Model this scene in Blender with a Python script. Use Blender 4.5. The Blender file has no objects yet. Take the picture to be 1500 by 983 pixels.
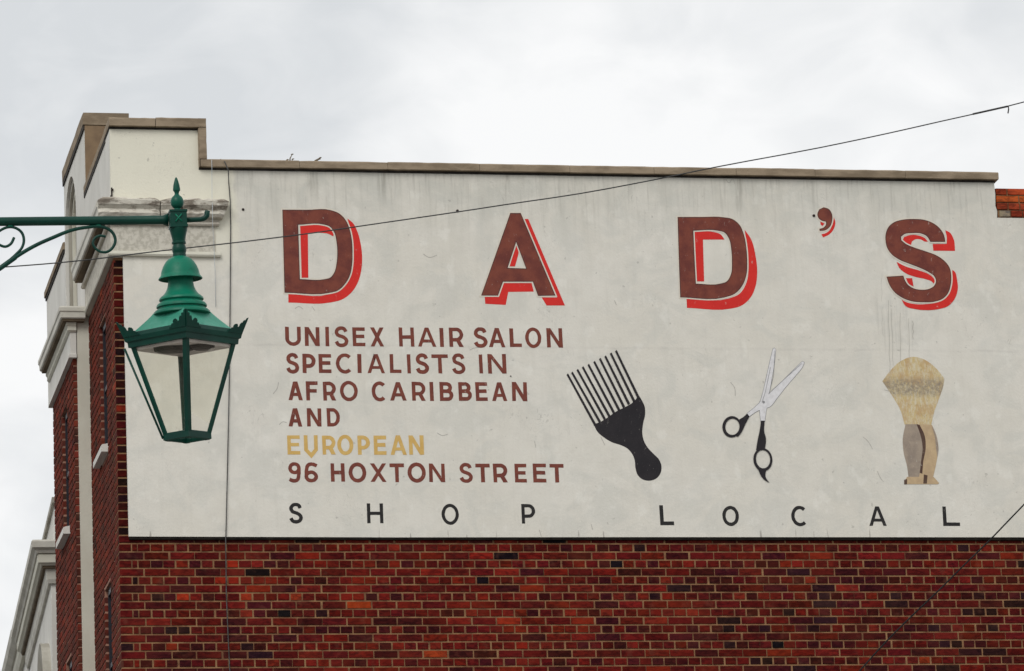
import bpy, math, random
from mathutils import Vector, Matrix
from mathutils.geometry import tessellate_polygon
random.seed(7)
R = random.random
def U(a, b): return a + (b - a) * R()
S = bpy.context.scene
COL = S.collection

# ------------------------------------------------------------------ camera
CX, CY, F = 750.0, 491.5, 6928.79
YAW, PIT, ROL = .20352115, .25324018, -.04227225
CAM = Vector((-4.8256, -41.06526, 1.6))
_f = Vector((math.sin(YAW) * math.cos(PIT), math.cos(YAW) * math.cos(PIT), math.sin(PIT)))
_r = Vector((math.cos(YAW), -math.sin(YAW), 0))
_u = _r.cross(_f)
CR = math.cos(ROL) * _r + math.sin(ROL) * _u
CU = -math.sin(ROL) * _r + math.cos(ROL) * _u
CF = _f
cam = bpy.data.cameras.new("camera"); co = bpy.data.objects.new("camera", cam); COL.objects.link(co)
m = Matrix((CR, CU, -CF)).transposed().to_4x4(); m.translation = CAM
co.matrix_world = m
cam.sensor_width = 36; cam.lens = F / 1500 * 36; cam.clip_end = 3000; cam.clip_start = .1
S.camera = co
S.render.resolution_x, S.render.resolution_y = 1024, 671

# ------------------------------------------------------------------ world, sun, exposure
SUN_EL, SUN_ROT = math.radians(42), math.radians(213)
w = bpy.data.worlds.new("World"); S.world = w; w.use_nodes = True
nt = w.node_tree; nt.nodes.clear(); N = nt.nodes.new; L = nt.links.new
out = N('ShaderNodeOutputWorld'); bg = N('ShaderNodeBackground'); bg2 = N('ShaderNodeBackground'); ad = N('ShaderNodeAddShader')
sky = N('ShaderNodeTexSky'); sky.sky_type = 'NISHITA'; sky.sun_disc = False
sky.sun_elevation = SUN_EL; sky.sun_rotation = SUN_ROT
L(sky.outputs[0], bg.inputs[0]); bg.inputs[1].default_value = .006
tc = N('ShaderNodeTexCoord'); mp = N('ShaderNodeMapping'); mp.inputs['Scale'].default_value = (1, 1, 1.7)
mp.inputs['Location'].default_value = (.31, .12, .4)
n1 = N('ShaderNodeTexNoise'); n1.inputs['Scale'].default_value = 9; n1.inputs['Detail'].default_value = 5; n1.inputs['Roughness'].default_value = .45
n1.inputs['Distortion'].default_value = .3
cr = N('ShaderNodeValToRGB'); e = cr.color_ramp.elements
e[0].position = .37; e[0].color = (.67, .69, .705, 1); e[1].position = .60; e[1].color = (.93, .93, .925, 1)
n2 = N('ShaderNodeTexNoise'); n2.inputs['Scale'].default_value = 34; n2.inputs['Detail'].default_value = 6; n2.inputs['Roughness'].default_value = .5; n2.inputs['Distortion'].default_value = .5
mxn = N('ShaderNodeMix'); mxn.inputs[0].default_value = .30
L(tc.outputs['Generated'], mp.inputs[0]); L(mp.outputs[0], n1.inputs['Vector']); L(mp.outputs[0], n2.inputs['Vector'])
L(n1.outputs[0], mxn.inputs[2]); L(n2.outputs[0], mxn.inputs[3]); L(mxn.outputs[0], cr.inputs[0]); L(cr.outputs[0], bg2.inputs[0])
bg2.inputs[1].default_value = .97
L(bg.outputs[0], ad.inputs[0]); L(bg2.outputs[0], ad.inputs[1]); L(ad.outputs[0], out.inputs[0])
sl = bpy.data.lights.new("sun", 'SUN'); sl.energy = 1.5; sl.angle = math.radians(32); sl.color = (1, .98, .94)
so = bpy.data.objects.new("sun", sl); COL.objects.link(so)
# sun direction vector (from scene towards the sun): in front of the gable, over the street
sd = Vector((math.sin(SUN_ROT) * math.cos(SUN_EL), math.cos(SUN_ROT) * math.cos(SUN_EL), math.sin(SUN_EL)))
so.rotation_euler = sd.to_track_quat('Z', 'Y').to_euler(); so.location = (0, -20, 40)
S.view_settings.view_transform = 'Standard'; S.view_settings.look = 'None'
S.view_settings.exposure = .06; S.view_settings.gamma = 1
S.render.engine = 'CYCLES'

# ------------------------------------------------------------------ helpers
def ray(x, y): return CF + CR * ((x - CX) / F) - CU * ((y - CY) / F)
def onM(x, y, Y=0.0):
    r = ray(x, y); return CAM + r * ((Y - CAM.y) / r.y)
def onF(x, y, X=0.0):
    r = ray(x, y); return CAM + r * ((X - CAM.x) / r.x)
def on_plane(x, y, P, n):
    r = ray(x, y); return CAM + r * ((P - CAM).dot(n) / r.dot(n))

def props(o, label=None, cat=None, group=None, kind=None):
    for k, v in (('label', label), ('category', cat), ('group', group), ('kind', kind)):
        if v: o[k] = v
    return o
ORG = {}
def thing(name, loc, label, cat, group=None):
    o = bpy.data.objects.new(name, None); COL.objects.link(o); o.location = loc; o.empty_display_size = .2
    ORG[o] = Vector(loc); return props(o, label, cat, group)
def link(name, me, parent=None, origin=None):
    o = bpy.data.objects.new(name, me); COL.objects.link(o)
    if parent is not None:
        o.parent = parent; ORG[o] = ORG[parent]
        if origin is not None: o.location = origin - ORG[parent]
    else:
        ORG[o] = Vector((0, 0, 0))
        if origin is not None: o.location = origin; ORG[o] = Vector(origin)
    return o

class MB:
    def __init__(s): s.v = []; s.f = []; s.mi = []; s.sm = []
    def quad(s, *p, mi=0):
        n = len(s.v); s.v += [Vector(q) for q in p]; s.f.append(tuple(range(n, n + len(p)))); s.mi.append(mi); s.sm.append(False)
    def box(s, x0, x1, y0, y1, z0, z1, mi=0, M=None):
        P = [Vector((x, y, z)) for z in (z0, z1) for y in (y0, y1) for x in (x0, x1)]
        if M is not None: P = [M @ p for p in P]
        n = len(s.v); s.v += P
        for f in ((0, 2, 3, 1), (4, 5, 7, 6), (0, 1, 5, 4), (2, 6, 7, 3), (0, 4, 6, 2), (1, 3, 7, 5)):
            s.f.append(tuple(n + i for i in f)); s.mi.append(mi); s.sm.append(False)
    def loft(s, rings, closed=True, caps=True, mi=0, smooth=False):
        n = len(s.v); k = len(rings[0])
        for r in rings: s.v += [Vector(p) for p in r]
        for i in range(len(rings) - 1):
            for j in range(k if closed else k - 1):
                a = n + i * k + j; b = n + i * k + (j + 1) % k
                s.f.append((a, b, b + k, a + k)); s.mi.append(mi); s.sm.append(smooth)
        if caps and closed:
            s.f.append(tuple(n + j for j in reversed(range(k)))); s.mi.append(mi); s.sm.append(False)
            s.f.append(tuple(n + (len(rings) - 1) * k + j for j in range(k))); s.mi.append(mi); s.sm.append(False)
    def tube(s, pts, r, seg=8, mi=0, flat=None):
        pts = [Vector(p) for p in pts]; rings = []
        ref = None
        for i, p in enumerate(pts):
            t = (pts[min(i + 1, len(pts) - 1)] - pts[max(i - 1, 0)]).normalized()
            if ref is None:
                ref = t.orthogonal().normalized() if flat is None else flat
            a = (ref - t * ref.dot(t)).normalized(); b = t.cross(a)
            if flat is None: ref = a
            rr = r[i] if isinstance(r, (list, tuple)) else r
            ra, rb = (rr, rr) if flat is None else (rr * 1.0, rr)
            rings.append([p + a * ra * math.cos(q * 2 * math.pi / seg) + b * rb * math.sin(q * 2 * math.pi / seg) for q in range(seg)])
        s.loft(rings, smooth=True, mi=mi)
    def build(s, name, mats, parent=None, fix=True):
        me = bpy.data.meshes.new(name); o0 = ORG[parent] if parent is not None else Vector((0, 0, 0))
        me.from_pydata([tuple(v - o0) for v in s.v], [], s.f)
        for mt in (mats if isinstance(mats, (list, tuple)) else [mats]): me.materials.append(mt)
        me.polygons.foreach_set('material_index', s.mi); me.polygons.foreach_set('use_smooth', s.sm)
        if fix:
            import bmesh
            bm = bmesh.new(); bm.from_mesh(me); bmesh.ops.recalc_face_normals(bm, faces=bm.faces); bm.to_mesh(me); bm.free()
        me.update()
        return link(name, me, parent)

# ------------------------------------------------------------------ materials
class Mat:
    def __init__(s, name, rough=.8, spec=.3):
        s.m = bpy.data.materials.new(name); s.m.use_nodes = True; s.t = s.m.node_tree
        s.p = s.t.nodes['Principled BSDF']; s.p.inputs['Roughness'].default_value = rough
        s.p.inputs['Specular IOR Level'].default_value = spec
        s.tc = s.n('TexCoord')
    def n(s, k, **kw):
        nd = s.t.nodes.new('ShaderNode' + k)
        for a, b in kw.items(): setattr(nd, a, b)
        return nd
    def l(s, a, b): s.t.links.new(a, b)
    def noise(s, scale, detail=4, rough=.55, stretch=(1, 1, 1), loc=(0, 0, 0), src='Object', dist=0):
        mp = s.n('Mapping'); mp.inputs['Scale'].default_value = stretch; mp.inputs['Location'].default_value = loc
        s.l(s.tc.outputs[src], mp.inputs[0])
        q = s.n('TexNoise'); q.inputs['Scale'].default_value = scale; q.inputs['Detail'].default_value = detail; q.inputs['Roughness'].default_value = rough
        q.inputs['Distortion'].default_value = dist
        s.l(mp.outputs[0], q.inputs['Vector']); return q.outputs[0]
    def rng(s, v, a, b, c=0, d=1, smooth=True):
        q = s.n('MapRange'); q.interpolation_type = 'SMOOTHSTEP' if smooth else 'LINEAR'
        q.inputs['From Min'].default_value = a; q.inputs['From Max'].default_value = b
        q.inputs['To Min'].default_value = c; q.inputs['To Max'].default_value = d
        s.l(v, q.inputs['Value']); return q.outputs[0]
    def math(s, op, a, b=None):
        q = s.n('Math', operation=op)
        for i, v in enumerate((a, b)):
            if v is None: continue
            if isinstance(v, (int, float)): q.inputs[i].default_value = v
            else: s.l(v, q.inputs[i])
        return q.outputs[0]
    def mix(s, f, a, b, mode='MIX'):
        q = s.n('Mix', data_type='RGBA', blend_type=mode)
        for i, v in ((0, f), (6, a), (7, b)):
            if isinstance(v, (int, float)): q.inputs[i].default_value = v
            elif isinstance(v, tuple): q.inputs[i].default_value = (*v, 1)
            else: s.l(v, q.inputs[i])
        return q.outputs[2]
    def xyz(s, src='Object'):
        q = s.n('SeparateXYZ'); s.l(s.tc.outputs[src], q.inputs[0]); return q.outputs
    def bump(s, h, strength=.3, dist=.01):
        q = s.n('Bump'); q.inputs['Strength'].default_value = strength; q.inputs['Distance'].default_value = dist
        s.l(h, q.inputs['Height']); s.l(q.outputs[0], s.p.inputs['Normal'])
    def col(s, c):
        if isinstance(c, tuple): s.p.inputs['Base Color'].default_value = (*c, 1)
        else: s.l(c, s.p.inputs['Base Color'])
        return s.m

def mottled(name, c1, c2, scale=3, rough=.85, bump=.25, bscale=60, stretch=(1, 1, 1), spec=.3):
    q = Mat(name, rough, spec); a = q.noise(scale, 6, .6, stretch)
    f = q.rng(a, .35, .65)
    q.bump(q.noise(bscale, 4), bump, .004)
    return q.col(q.mix(f, c1, c2))

def make_wall_paint():
    q = Mat('aged_white_masonry_paint', .88, .2)
    x, y, z = q.xyz()
    big = q.noise(1.1, 5, .6); mid = q.noise(5, 5, .65); fine = q.noise(45, 4, .6)
    streak = q.noise(2.2, 6, .62, (3.2, 1, .33), dist=.3); streak2 = q.noise(9, 5, .6, (4, 1, .25), (3, 0, 5))
    c = q.mix(q.rng(big, .3, .7), (.655, .625, .555), (.69, .665, .605))
    c = q.mix(q.rng(mid, .38, .7, 0, .5), c, (.60, .575, .515))
    # weathering from the coping down
    top = q.rng(z, 13.0, 14.0); top2 = q.rng(z, 11.8, 13.9)
    g = q.math('MULTIPLY', q.rng(streak, .42, .68), q.math('ADD', q.math('MULTIPLY', top, .5), q.math('MULTIPLY', top2, .3)))
    c = q.mix(q.math('MULTIPLY', g, .42), c, (.44, .43, .38))
    pt = q.noise(2.6, 7, .62, (1, 1, 1.2), (5, 2, 8), dist=.8); c = q.mix(q.rng(pt, .46, .62, 0, .42), c, (.55, .545, .50))
    pl = q.noise(7, 4, .6, (1, 1, .7), (2, 2, 1)); c = q.mix(q.rng(pl, .56, .70, 0, .4), c, (.76, .74, .68))
    c = q.mix(q.math('MULTIPLY', q.rng(z, 13.3, 14.0, 0, .38), q.rng(pt, .35, .6, .4, 1)), c, (.43, .43, .38))
    g2 = q.math('MULTIPLY', q.rng(streak2, .5, .72), q.math('MULTIPLY', q.rng(z, 13.35, 14.0), .5))
    c = q.mix(q.math('MULTIPLY', g2, .8), c, (.34, .325, .29))
    c = q.mix(q.math('MULTIPLY', q.rng(streak2, .5, .7), .07), c, (.40, .38, .33))
    # cleaner cream paint near the street corner
    wob = q.math('ADD', x, q.math('MULTIPLY', q.math('SUBTRACT', mid, .5), .16))
    cream = q.math('MULTIPLY', q.rng(wob, 1.10, 1.17, 1, 0), q.rng(z, 12.9, 13.5))
    c = q.mix(q.math('MULTIPLY', cream, .9), c, q.mix(q.rng(big, .3, .7), (.74, .715, .60), (.70, .675, .565)))
    for (jx_, jw) in ((2.55, .05), (1.9, .03), (5.9, .03), (3.7, .025)):
        jm = q.math('MULTIPLY', q.rng(q.math('ABSOLUTE', q.math('SUBTRACT', q.math('ADD', x, q.math('MULTIPLY', mid, .09)), jx_)), jw * .3, jw * 2.2, 1, 0), q.rng(z, 13.55, 13.99))
        c = q.mix(q.math('MULTIPLY', jm, q.rng(streak2, .38, .62, .05, .5)), c, (.25, .235, .2))
    # run marks under the last big letter
    bx = q.math('MULTIPLY', q.rng(x, 7.05, 7.15), q.rng(x, 7.42, 7.62, 1, 0))
    bz = q.math('MULTIPLY', q.rng(z, 12.15, 12.5), q.rng(z, 12.75, 13.0, 1, 0))
    st3 = q.noise(26, 2, .5, (1.6, 1, .05))
    c = q.mix(q.math('MULTIPLY', q.math('MULTIPLY', bx, bz), q.rng(st3, .45, .75, 0, .14)), c, (.2, .2, .18))
    # specks and scuffs
    sp = q.noise(16, 3, .5, (1, 1, 1), (7, 1, 3)); c = q.mix(q.rng(sp, .71, .76, 0, .45), c, (.3, .29, .26))
    sc = q.noise(5.5, 2, .5, (1.3, 1, .6), (1, 8, 2), dist=2.5)
    scl = q.math('ABSOLUTE', q.math('SUBTRACT', sc, .5))
    gate = q.rng(q.noise(2.3, 2, .5, loc=(4, 4, 9)), .56, .66)
    c = q.mix(q.math('MULTIPLY', q.rng(scl, .002, .007, 1, 0), q.math('MULTIPLY', gate, .4)), c, (.32, .31, .28))
    # a faint horizontal join across the panel
    hz = q.math('ABSOLUTE', q.math('SUBTRACT', q.math('ADD', z, q.math('MULTIPLY', mid, .05)), 12.36))
    c = q.mix(q.math('MULTIPLY', q.rng(hz, .002, .02, .17, 0), q.rng(pt, .4, .6, .25, 1)), c, (.33, .31, .29))
    # short splits at the bottom edge
    bt = q.noise(30, 1, .5, (1, 1, .1), (0, 5, 0)); c = q.mix(q.math('MULTIPLY', q.rng(bt, .70, .74), q.rng(z, 10.58, 10.68, .6, 0)), c, (.22, .2, .18))
    q.bump(q.math('ADD', q.math('MULTIPLY', mid, .8), fine), .35, .006)
    return q.col(c)

def brick_material(name, objcol, lift=0.0):
    q = Mat(name, .95, .05)
    if objcol:
        oi = q.n('ObjectInfo'); base = oi.outputs['Color']
    else:
        at = q.n('Attribute'); at.attribute_name = 'bc'; at.attribute_type = 'GEOMETRY'; base = at.outputs['Color']
    geo = q.n('NewGeometry')
    def nz(s, d=4):
        k = q.n('TexNoise'); k.inputs['Scale'].default_value = s; k.inputs['Detail'].default_value = d; q.l(geo.outputs['Position'], k.inputs['Vector']); return k.outputs[0]
    a = nz(28, 5); b = nz(9, 4); f = nz(120, 3)
    mpb = q.n('Mapping'); mpb.inputs['Scale'].default_value = (14, 14, 34); q.l(geo.outputs['Position'], mpb.inputs[0])
    kb = q.n('TexNoise'); kb.inputs['Scale'].default_value = 1; kb.inputs['Detail'].default_value = 5; kb.inputs['Roughness'].default_value = .65; kb.inputs['Distortion'].default_value = .6; q.l(mpb.outputs[0], kb.inputs['Vector'])
    c = q.mix(q.rng(kb.outputs[0], .38, .62, 0, .85), base, q.mix(1, base, (.38, .42, .55), 'MULTIPLY'))
    lo = nz(2.1, 3); c = q.mix(q.rng(lo, .45, .62, 0, .35), c, q.mix(1, base, (1.7, 1.9, 1.3), 'MULTIPLY'))
    c = q.mix(q.rng(b, .56 - lift, .74, lift * .8, .22 + lift), c, (.17, .07, .045))
    c = q.mix(q.rng(f, .62, .75, 0, .4), c, (.05, .03, .03))
    q.bump(q.math('ADD', a, f), .45, .004)
    return q.col(c)

M_wall = make_wall_paint()
M_brick_o = brick_material('fired_brick', True); M_brick_s = brick_material('fired_brick_courses', False); M_brick_f = brick_material('street_front_brick', False, .25)
M_mortar = mottled('tan_mortar', (.28, .155, .075), (.14, .062, .032), 7, .95, .5, 90)
M_mortar_f = mottled('street_front_mortar', (.36, .185, .13), (.24, .125, .09), 6, .95, .5, 90)
M_cope = mottled('brown_coping_stone', (.30, .235, .165), (.19, .145, .098), 3.5, .92, .5, 50, (1, 1, 3))
M_brownr = mottled('brown_render', (.225, .155, .092), (.165, .112, .07), 4, .92, .4, 40)
M_cream = mottled('cream_masonry_paint', (.60, .585, .50), (.53, .51, .43), 2.5, .85, .3, 40, (1, 1, .6))
M_white = mottled('white_render_paint', (.66, .645, .60), (.58, .565, .52), 2.5, .85, .3, 40, (1, 1, .5))
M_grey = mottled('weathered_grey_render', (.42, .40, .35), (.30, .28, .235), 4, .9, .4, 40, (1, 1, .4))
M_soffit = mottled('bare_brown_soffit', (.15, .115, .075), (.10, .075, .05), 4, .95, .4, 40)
M_lgrey = mottled('grime_washed_white_render', (.62, .60, .535), (.50, .48, .425), 3, .9, .3, 40, (1, 1, 1))
def decay():
    q = Mat('decayed_cornice_stone', .92, .2); a = q.noise(5, 6, .7, (.8, 1, 2.6)); b = q.noise(14, 5, .6)
    x, y, z = q.xyz()
    c = q.mix(q.rng(a, .42, .6), (.56, .53, .46), (.47, .43, .365))
    c = q.mix(q.math('MULTIPLY', q.rng(a, .47, .60, 0, .85), q.math('MULTIPLY', q.rng(z, 13.5, 13.56), q.rng(z, 13.66, 13.685, 1, 0))), c, (.14, .115, .09))
    c = q.mix(q.rng(b, .6, .72, 0, .6), c, (.2, .17, .14)); q.bump(q.math('ADD', a, b), .7, .012); return q.col(c)
M_decay = decay()
def frieze():
    q = Mat('rough_cast_frieze', .92, .2); a = q.noise(22, 4, .6); c = q.mix(q.rng(a, .4, .62), (.56, .53, .46), (.42, .395, .335)); q.bump(a, .5, .008); return q.col(c)
M_frieze = frieze()
def paint(name, c, c2, rough=.7, sc=9):
    q = Mat(name, rough, .3); a = q.noise(sc, 5, .6); b = q.noise(60, 4, .7)
    k = q.mix(q.rng(a, .35, .68), c, c2); k = q.mix(q.rng(b, .58, .75, 0, .40), k, tuple(min(1, v * 1.8 + .04) for v in c))
    w_ = q.noise(24, 6, .75, (1.3, 1, .7), (2, 9, 4)); k = q.mix(q.rng(w_, .62, .72, 0, .6), k, (.50, .47, .41))
    q.bump(b, .2, .002); return q.col(k)
P_brown = paint('oxblood_letter_paint', (.185, .045, .027), (.125, .027, .020))
P_red = paint('bright_red_letter_paint', (.62, .022, .016), (.56, .018, .014), sc=3)
P_cream = paint('cream_outline_paint', (.66, .60, .51), (.62, .57, .49))
P_line = paint('dark_outline_paint', (.085, .032, .026), (.07, .03, .026))
P_small = paint('small_brown_letter_paint', (.185, .046, .028), (.14, .034, .024), sc=20)
P_gold = paint('ochre_letter_paint', (.60, .40, .13), (.56, .35, .10), sc=20)
P_black = paint('black_letter_paint', (.012, .011, .011), (.018, .017, .016), sc=20)
P_comb = paint('black_picture_paint', (.012, .010, .013), (.017, .014, .017))
P_silver = paint('silver_picture_paint', (.70, .69, .70), (.60, .59, .60), sc=30)
P_sline = paint('grey_line_paint', (.22, .22, .23), (.3, .3, .3))
def bristle():
    q = Mat('streaky_tan_bristle_paint', .8, .2); x, y, z = q.xyz()
    a = q.noise(42, 6, .8, (2.4, 1, .45)); b = q.noise(9, 5, .7, (1, 1, .7)); d2 = q.noise(30, 5, .8)
    c = q.mix(q.rng(a, .38, .62), (.55, .42, .20), (.60, .54, .40))
    c = q.mix(q.rng(b, .45, .65, 0, .6), c, (.44, .27, .12)); c = q.mix(q.rng(d2, .54, .66, 0, .5), c, (.30, .23, .13))
    bz = q.math('MULTIPLY', q.rng(z, 11.86, 11.95), q.rng(z, 12.02, 12.10, 1, 0))
    c = q.mix(q.math('MULTIPLY', bz, q.rng(d2, .35, .62, .15, .9)), c, (.25, .21, .165)); return q.col(c)
P_bristle = bristle()
P_hgrey = paint('taupe_handle_paint', (.34, .275, .215), (.26, .21, .17), sc=14)
P_htan = paint('tan_handle_paint', (.50, .37, .22), (.43, .31, .19), sc=14)
P_hdark = paint('dark_umber_paint', (.07, .035, .025), (.10, .06, .04))
def green(name, c1, c2):
    q = Mat(name, .5, .2); a = q.noise(7, 4, .6); b = q.noise(35, 4, .7)
    c = q.mix(q.rng(a, .35, .65), c1, c2); c = q.mix(q.rng(b, .60, .72, 0, .5), c, (.02, .035, .03))
    r = q.rng(b, .3, .7, .34, .55); q.l(r, q.p.inputs['Roughness']); q.bump(q.noise(40, 3), .12, .003)
    q.p.inputs['Coat Weight'].default_value = .03; q.p.inputs['Coat Roughness'].default_value = .3
    return q.col(c)
G_main = green('green_gloss_lamp_paint', (.003, .150, .088), (.003, .105, .065))
G_dark = green('dark_green_iron_paint', (.002, .046, .031), (.002, .033, .024))
G_mid = green('mid_green_lamp_paint', (.003, .085, .055), (.003, .062, .042))
G_pale = green('pale_green_roof_paint', (.065, .29, .205), (.03, .20, .135))  # paler green than the other lantern parts, used on the roof
M_refl = mottled('white_enamel_reflector', (.60, .545, .53), (.48, .43, .42), 6, .5, .05)
M_gear = mottled('dark_lamp_gear', (.06, .045, .045), (.03, .025, .025), 8, .6, .1)
M_wire = mottled('black_cable', (.03, .03, .03), (.05, .05, .05), 20, .6, .1)
M_black = mottled('jet_black_cable', (.006, .006, .006), (.012, .012, .012), 20, .9, .1)
M_gcable = mottled('weathered_grey_cable', (.045, .04, .036), (.10, .10, .10), 12, .7, .1)
M_pale = mottled('pale_blue_cable', (.42, .48, .52), (.52, .55, .57), 12, .6, .1)
M_hole = mottled('rusty_black_iron', (.012, .01, .01), (.03, .02, .015), 30, .8, .2)
M_twig = mottled('dry_brown_weed', (.12, .09, .06), (.2, .16, .1), 20, .9, .1)
M_frame = mottled('dark_blue_window_paint', (.014, .014, .019), (.024, .023, .030), 10, .4, .1)
M_lead = mottled('grey_roof_felt', (.08, .08, .085), (.12, .12, .12), 2, .9, .4)
def glass(name, tint, mixf):
    q = Mat(name); t = q.t; o = t.nodes['Material Output']; tr = q.n('BsdfTransparent'); gl = q.n('BsdfGlossy'); mx = q.n('MixShader'); fr = q.n('LayerWeight'); fr.inputs[0].default_value = .5; gl.inputs['Roughness'].default_value = .04; tr.inputs[0].default_value = (*tint, 1)
    df = q.n('BsdfDiffuse'); df.inputs[0].default_value = (.5, .49, .36, 1); mx2 = q.n('MixShader')
    q.l(q.rng(q.noise(6, 4, .6), .4, .7, mixf * .5, mixf), mx2.inputs[0]); q.l(tr.outputs[0], mx2.inputs[1]); q.l(df.outputs[0], mx2.inputs[2])
    q.l(q.math('ADD', q.math('MULTIPLY', q.math('POWER', fr.outputs['Facing'], 4), .5), .02), mx.inputs[0]); q.l(mx2.outputs[0], mx.inputs[1]); q.l(gl.outputs[0], mx.inputs[2]); q.l(mx.outputs[0], o.inputs[0])
    return q.m
M_glass = glass('dusty_lantern_glass', (.992, .990, .970), .026)
q = Mat('dark_window_glass', .08, .5); M_wglass = q.col((.015, .018, .025))
def lower_brick():
    q = Mat('plain_brickwork', .9, .2); x, y, z = q.xyz()
    cb = q.n('CombineXYZ'); q.l(q.math('ADD', x, y), cb.inputs[0]); q.l(z, cb.inputs[1])
    b = q.n('TexBrick'); b.inputs['Scale'].default_value = 1; b.inputs['Brick Width'].default_value = .225; b.inputs['Row Height'].default_value = .075; b.inputs['Mortar Size'].default_value = .006
    b.inputs['Color1'].default_value = (.14, .02, .015, 1); b.inputs['Color2'].default_value = (.07, .014, .014, 1); b.inputs['Mortar'].default_value = (.2, .115, .065, 1)
    q.l(cb.outputs[0], b.inputs['Vector']); return q.col(b.outputs[0])
M_lower = lower_brick()
M_road = mottled('asphalt', (.05, .05, .052), (.04, .04, .042), 3, .9, .5, 80)
M_pave = mottled('concrete_paving', (.38, .365, .335), (.32, .305, .28), 2, .9, .4, 60)

# ------------------------------------------------------------------ ground
b = MB(); b.quad((-400, -400, 0), (400, -400, 0), (400, 400, 0), (-400, 400, 0)); props(b.build('road', M_road, fix=False), kind='structure')
b = MB(); b.box(-3.2, 30, -4.0, -.0, -.05, .12); b.box(-3.2, -.3, 0.002, 40, -.05, .12); b.box(-30, 25, -36, -12, -.05, .12); props(b.build('pavement_and_bounce_slab', M_pave), kind='structure')  # last slab added out of view to bounce light up into lantern and soffits

# ------------------------------------------------------------------ brick generator
ZH = onM(250, 802.1).z          # centre height of the first full header course below the painted panel
def bond(course):               # English bond; even courses = headers
    return course % 2 == 0
def courses(z0, z1):
    k0 = math.floor((z0 - ZH) / .075) - 1; k1 = math.ceil((z1 - ZH) / .075) + 1
    for k in range(k0, k1):
        z = ZH + k * .075
        if z - .032 >= z0 - .01 and z + .032 <= z1 + .045: yield k, z
def spans(k, u1, jit=.0048):
    """brick spans (u0, u1) along one course starting at a corner u=0"""
    u = 0.0; out = []
    if k % 2 == 0:
        out.append((0, .106)); out.append((.1165, .160)); u = .171
        while u < u1: out.append((u + U(-1, 1) * jit, u + .1025 + U(-1, 1) * jit)); u += .11325 + U(-.002, .002)
    else:
        while u < u1: out.append((u + (U(-1, 1) * jit if u else 0), u + .216 + U(-1, 1) * jit)); u += .2268
    return out
def brick_tint(x, z, bright=0.0):
    h = .5 + .5 * math.sin(x * 1.7 + 2.1 * math.sin(z * 1.3 + x * .35)) * math.cos(x * .61 + z * 2.3)
    v = R() * .68 + h * .22 + bright - (.07 if x > 5.2 else 0) - (.05 if x < .6 else 0)
    if R() < .006: v = U(.96, 1.05)
    if v < .08: c = (.028, .009, .010)
    elif v < .27: c = (.056, .0085, .0085)
    elif v < .60: c = (.103, .0095, .0075)
    elif v < .82: c = (.150, .0130, .0080)
    elif v < .95: c = (.215, .0185, .0085)
    else: c = (.275, .030, .011)
    if R() < .016: c = (.010, .006, .007)
    g = U(.8, 1.2); return (c[0] * g, c[1] * g * U(.8, 1.3), c[2] * g * U(.8, 1.3))
def brick_verts(w, h, d, j):
    """front face inset (worn arris), open back; local x along the wall, y depth, z up"""
    a = w / 2 - .0012; c = h / 2 - .0012; e = .003; J = lambda: U(-j, j)
    fr = [(-a + e + J(), 0 + J() * .4, -c + e + J()), (a - e + J(), 0 + J() * .4, -c + e + J()), (a - e + J(), J() * .4, c - e + J()), (-a + e + J(), J() * .4, c - e + J())]
    mid = [(-a, e, -c), (a, e, -c), (a, e, c), (-a, e, c)]
    bk = [(-a, d, -c), (a, d, -c), (a, d, c), (-a, d, c)]
    return fr + mid + bk
BF = [(0, 1, 2, 3)] + [(4 + i, 4 + (i + 1) % 4, (i + 1) % 4, i) for i in range(4)] + [(8 + i, 8 + (i + 1) % 4, 4 + (i + 1) % 4, 4 + i) for i in range(4)]
class Bricks:
    def __init__(s): s.v = []; s.f = []; s.c = []
    def add(s, w, h, d, O, ux, uy, tint, j=.0012):
        n = len(s.v)
        for (x, y, z) in brick_verts(w, h, d, j): s.v.append(O + ux * x + uy * y + Vector((0, 0, z)))
        for f in BF: s.f.append(tuple(n + i for i in f)); s.c.append(tint)
    def build(s, name, mat, parent, kind='stuff'):
        me = bpy.data.meshes.new(name); o0 = ORG[parent]
        me.from_pydata([tuple(v - o0) for v in s.v], [], s.f); me.materials.append(mat)
        at = me.attributes.new('bc', 'FLOAT_COLOR', 'FACE')
        for i, c in enumerate(s.c): at.data[i].color = (*c, 1)
        o = link(name, me, parent); return props(o, kind=kind)
def brick_field(B, O, ux, uy, u1, z0, z1, holes=(), bright=0, u0=0, flip=False):
    for k, z in courses(z0, z1):
        for a, c in spans(k + (1 if flip else 0), u1):
            c = min(c, u1)
            if c - a < .02 or c < u0: continue
            a = max(a, u0)
            segs = [(a, c)]
            for (h0, h1, hz0, hz1) in holes:
                if z + .03 > hz0 and z - .03 < hz1:
                    n2 = []
                    for (p, q2) in segs:
                        if q2 <= h0 or p >= h1: n2.append((p, q2)); continue
                        if p < h0 - .02: n2.append((p, h0))
                        if q2 > h1 + .02: n2.append((h1, q2))
                    segs = n2
            for p, q2 in segs:
                P = O + ux * ((p + q2) / 2) + Vector((0, 0, z)) + uy * U(-.002, .0015)
                B.add(q2 - p, .0625, .02, P, ux, uy, brick_tint(p * 3 + ux.y * 5, z, bright))

# ------------------------------------------------------------------ the corner building
BLD = thing('corner_building', (0, 0, 0), 'red brick corner building whose white gable carries the hair salon mural', 'building')
Ybay, Yc1, XB = 2.11, 4.02, -.152
TX = Vector((1, 0, 0)); TY = Vector((0, 1, 0))
ZCB = 13.995      # underside of the long coping
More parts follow.
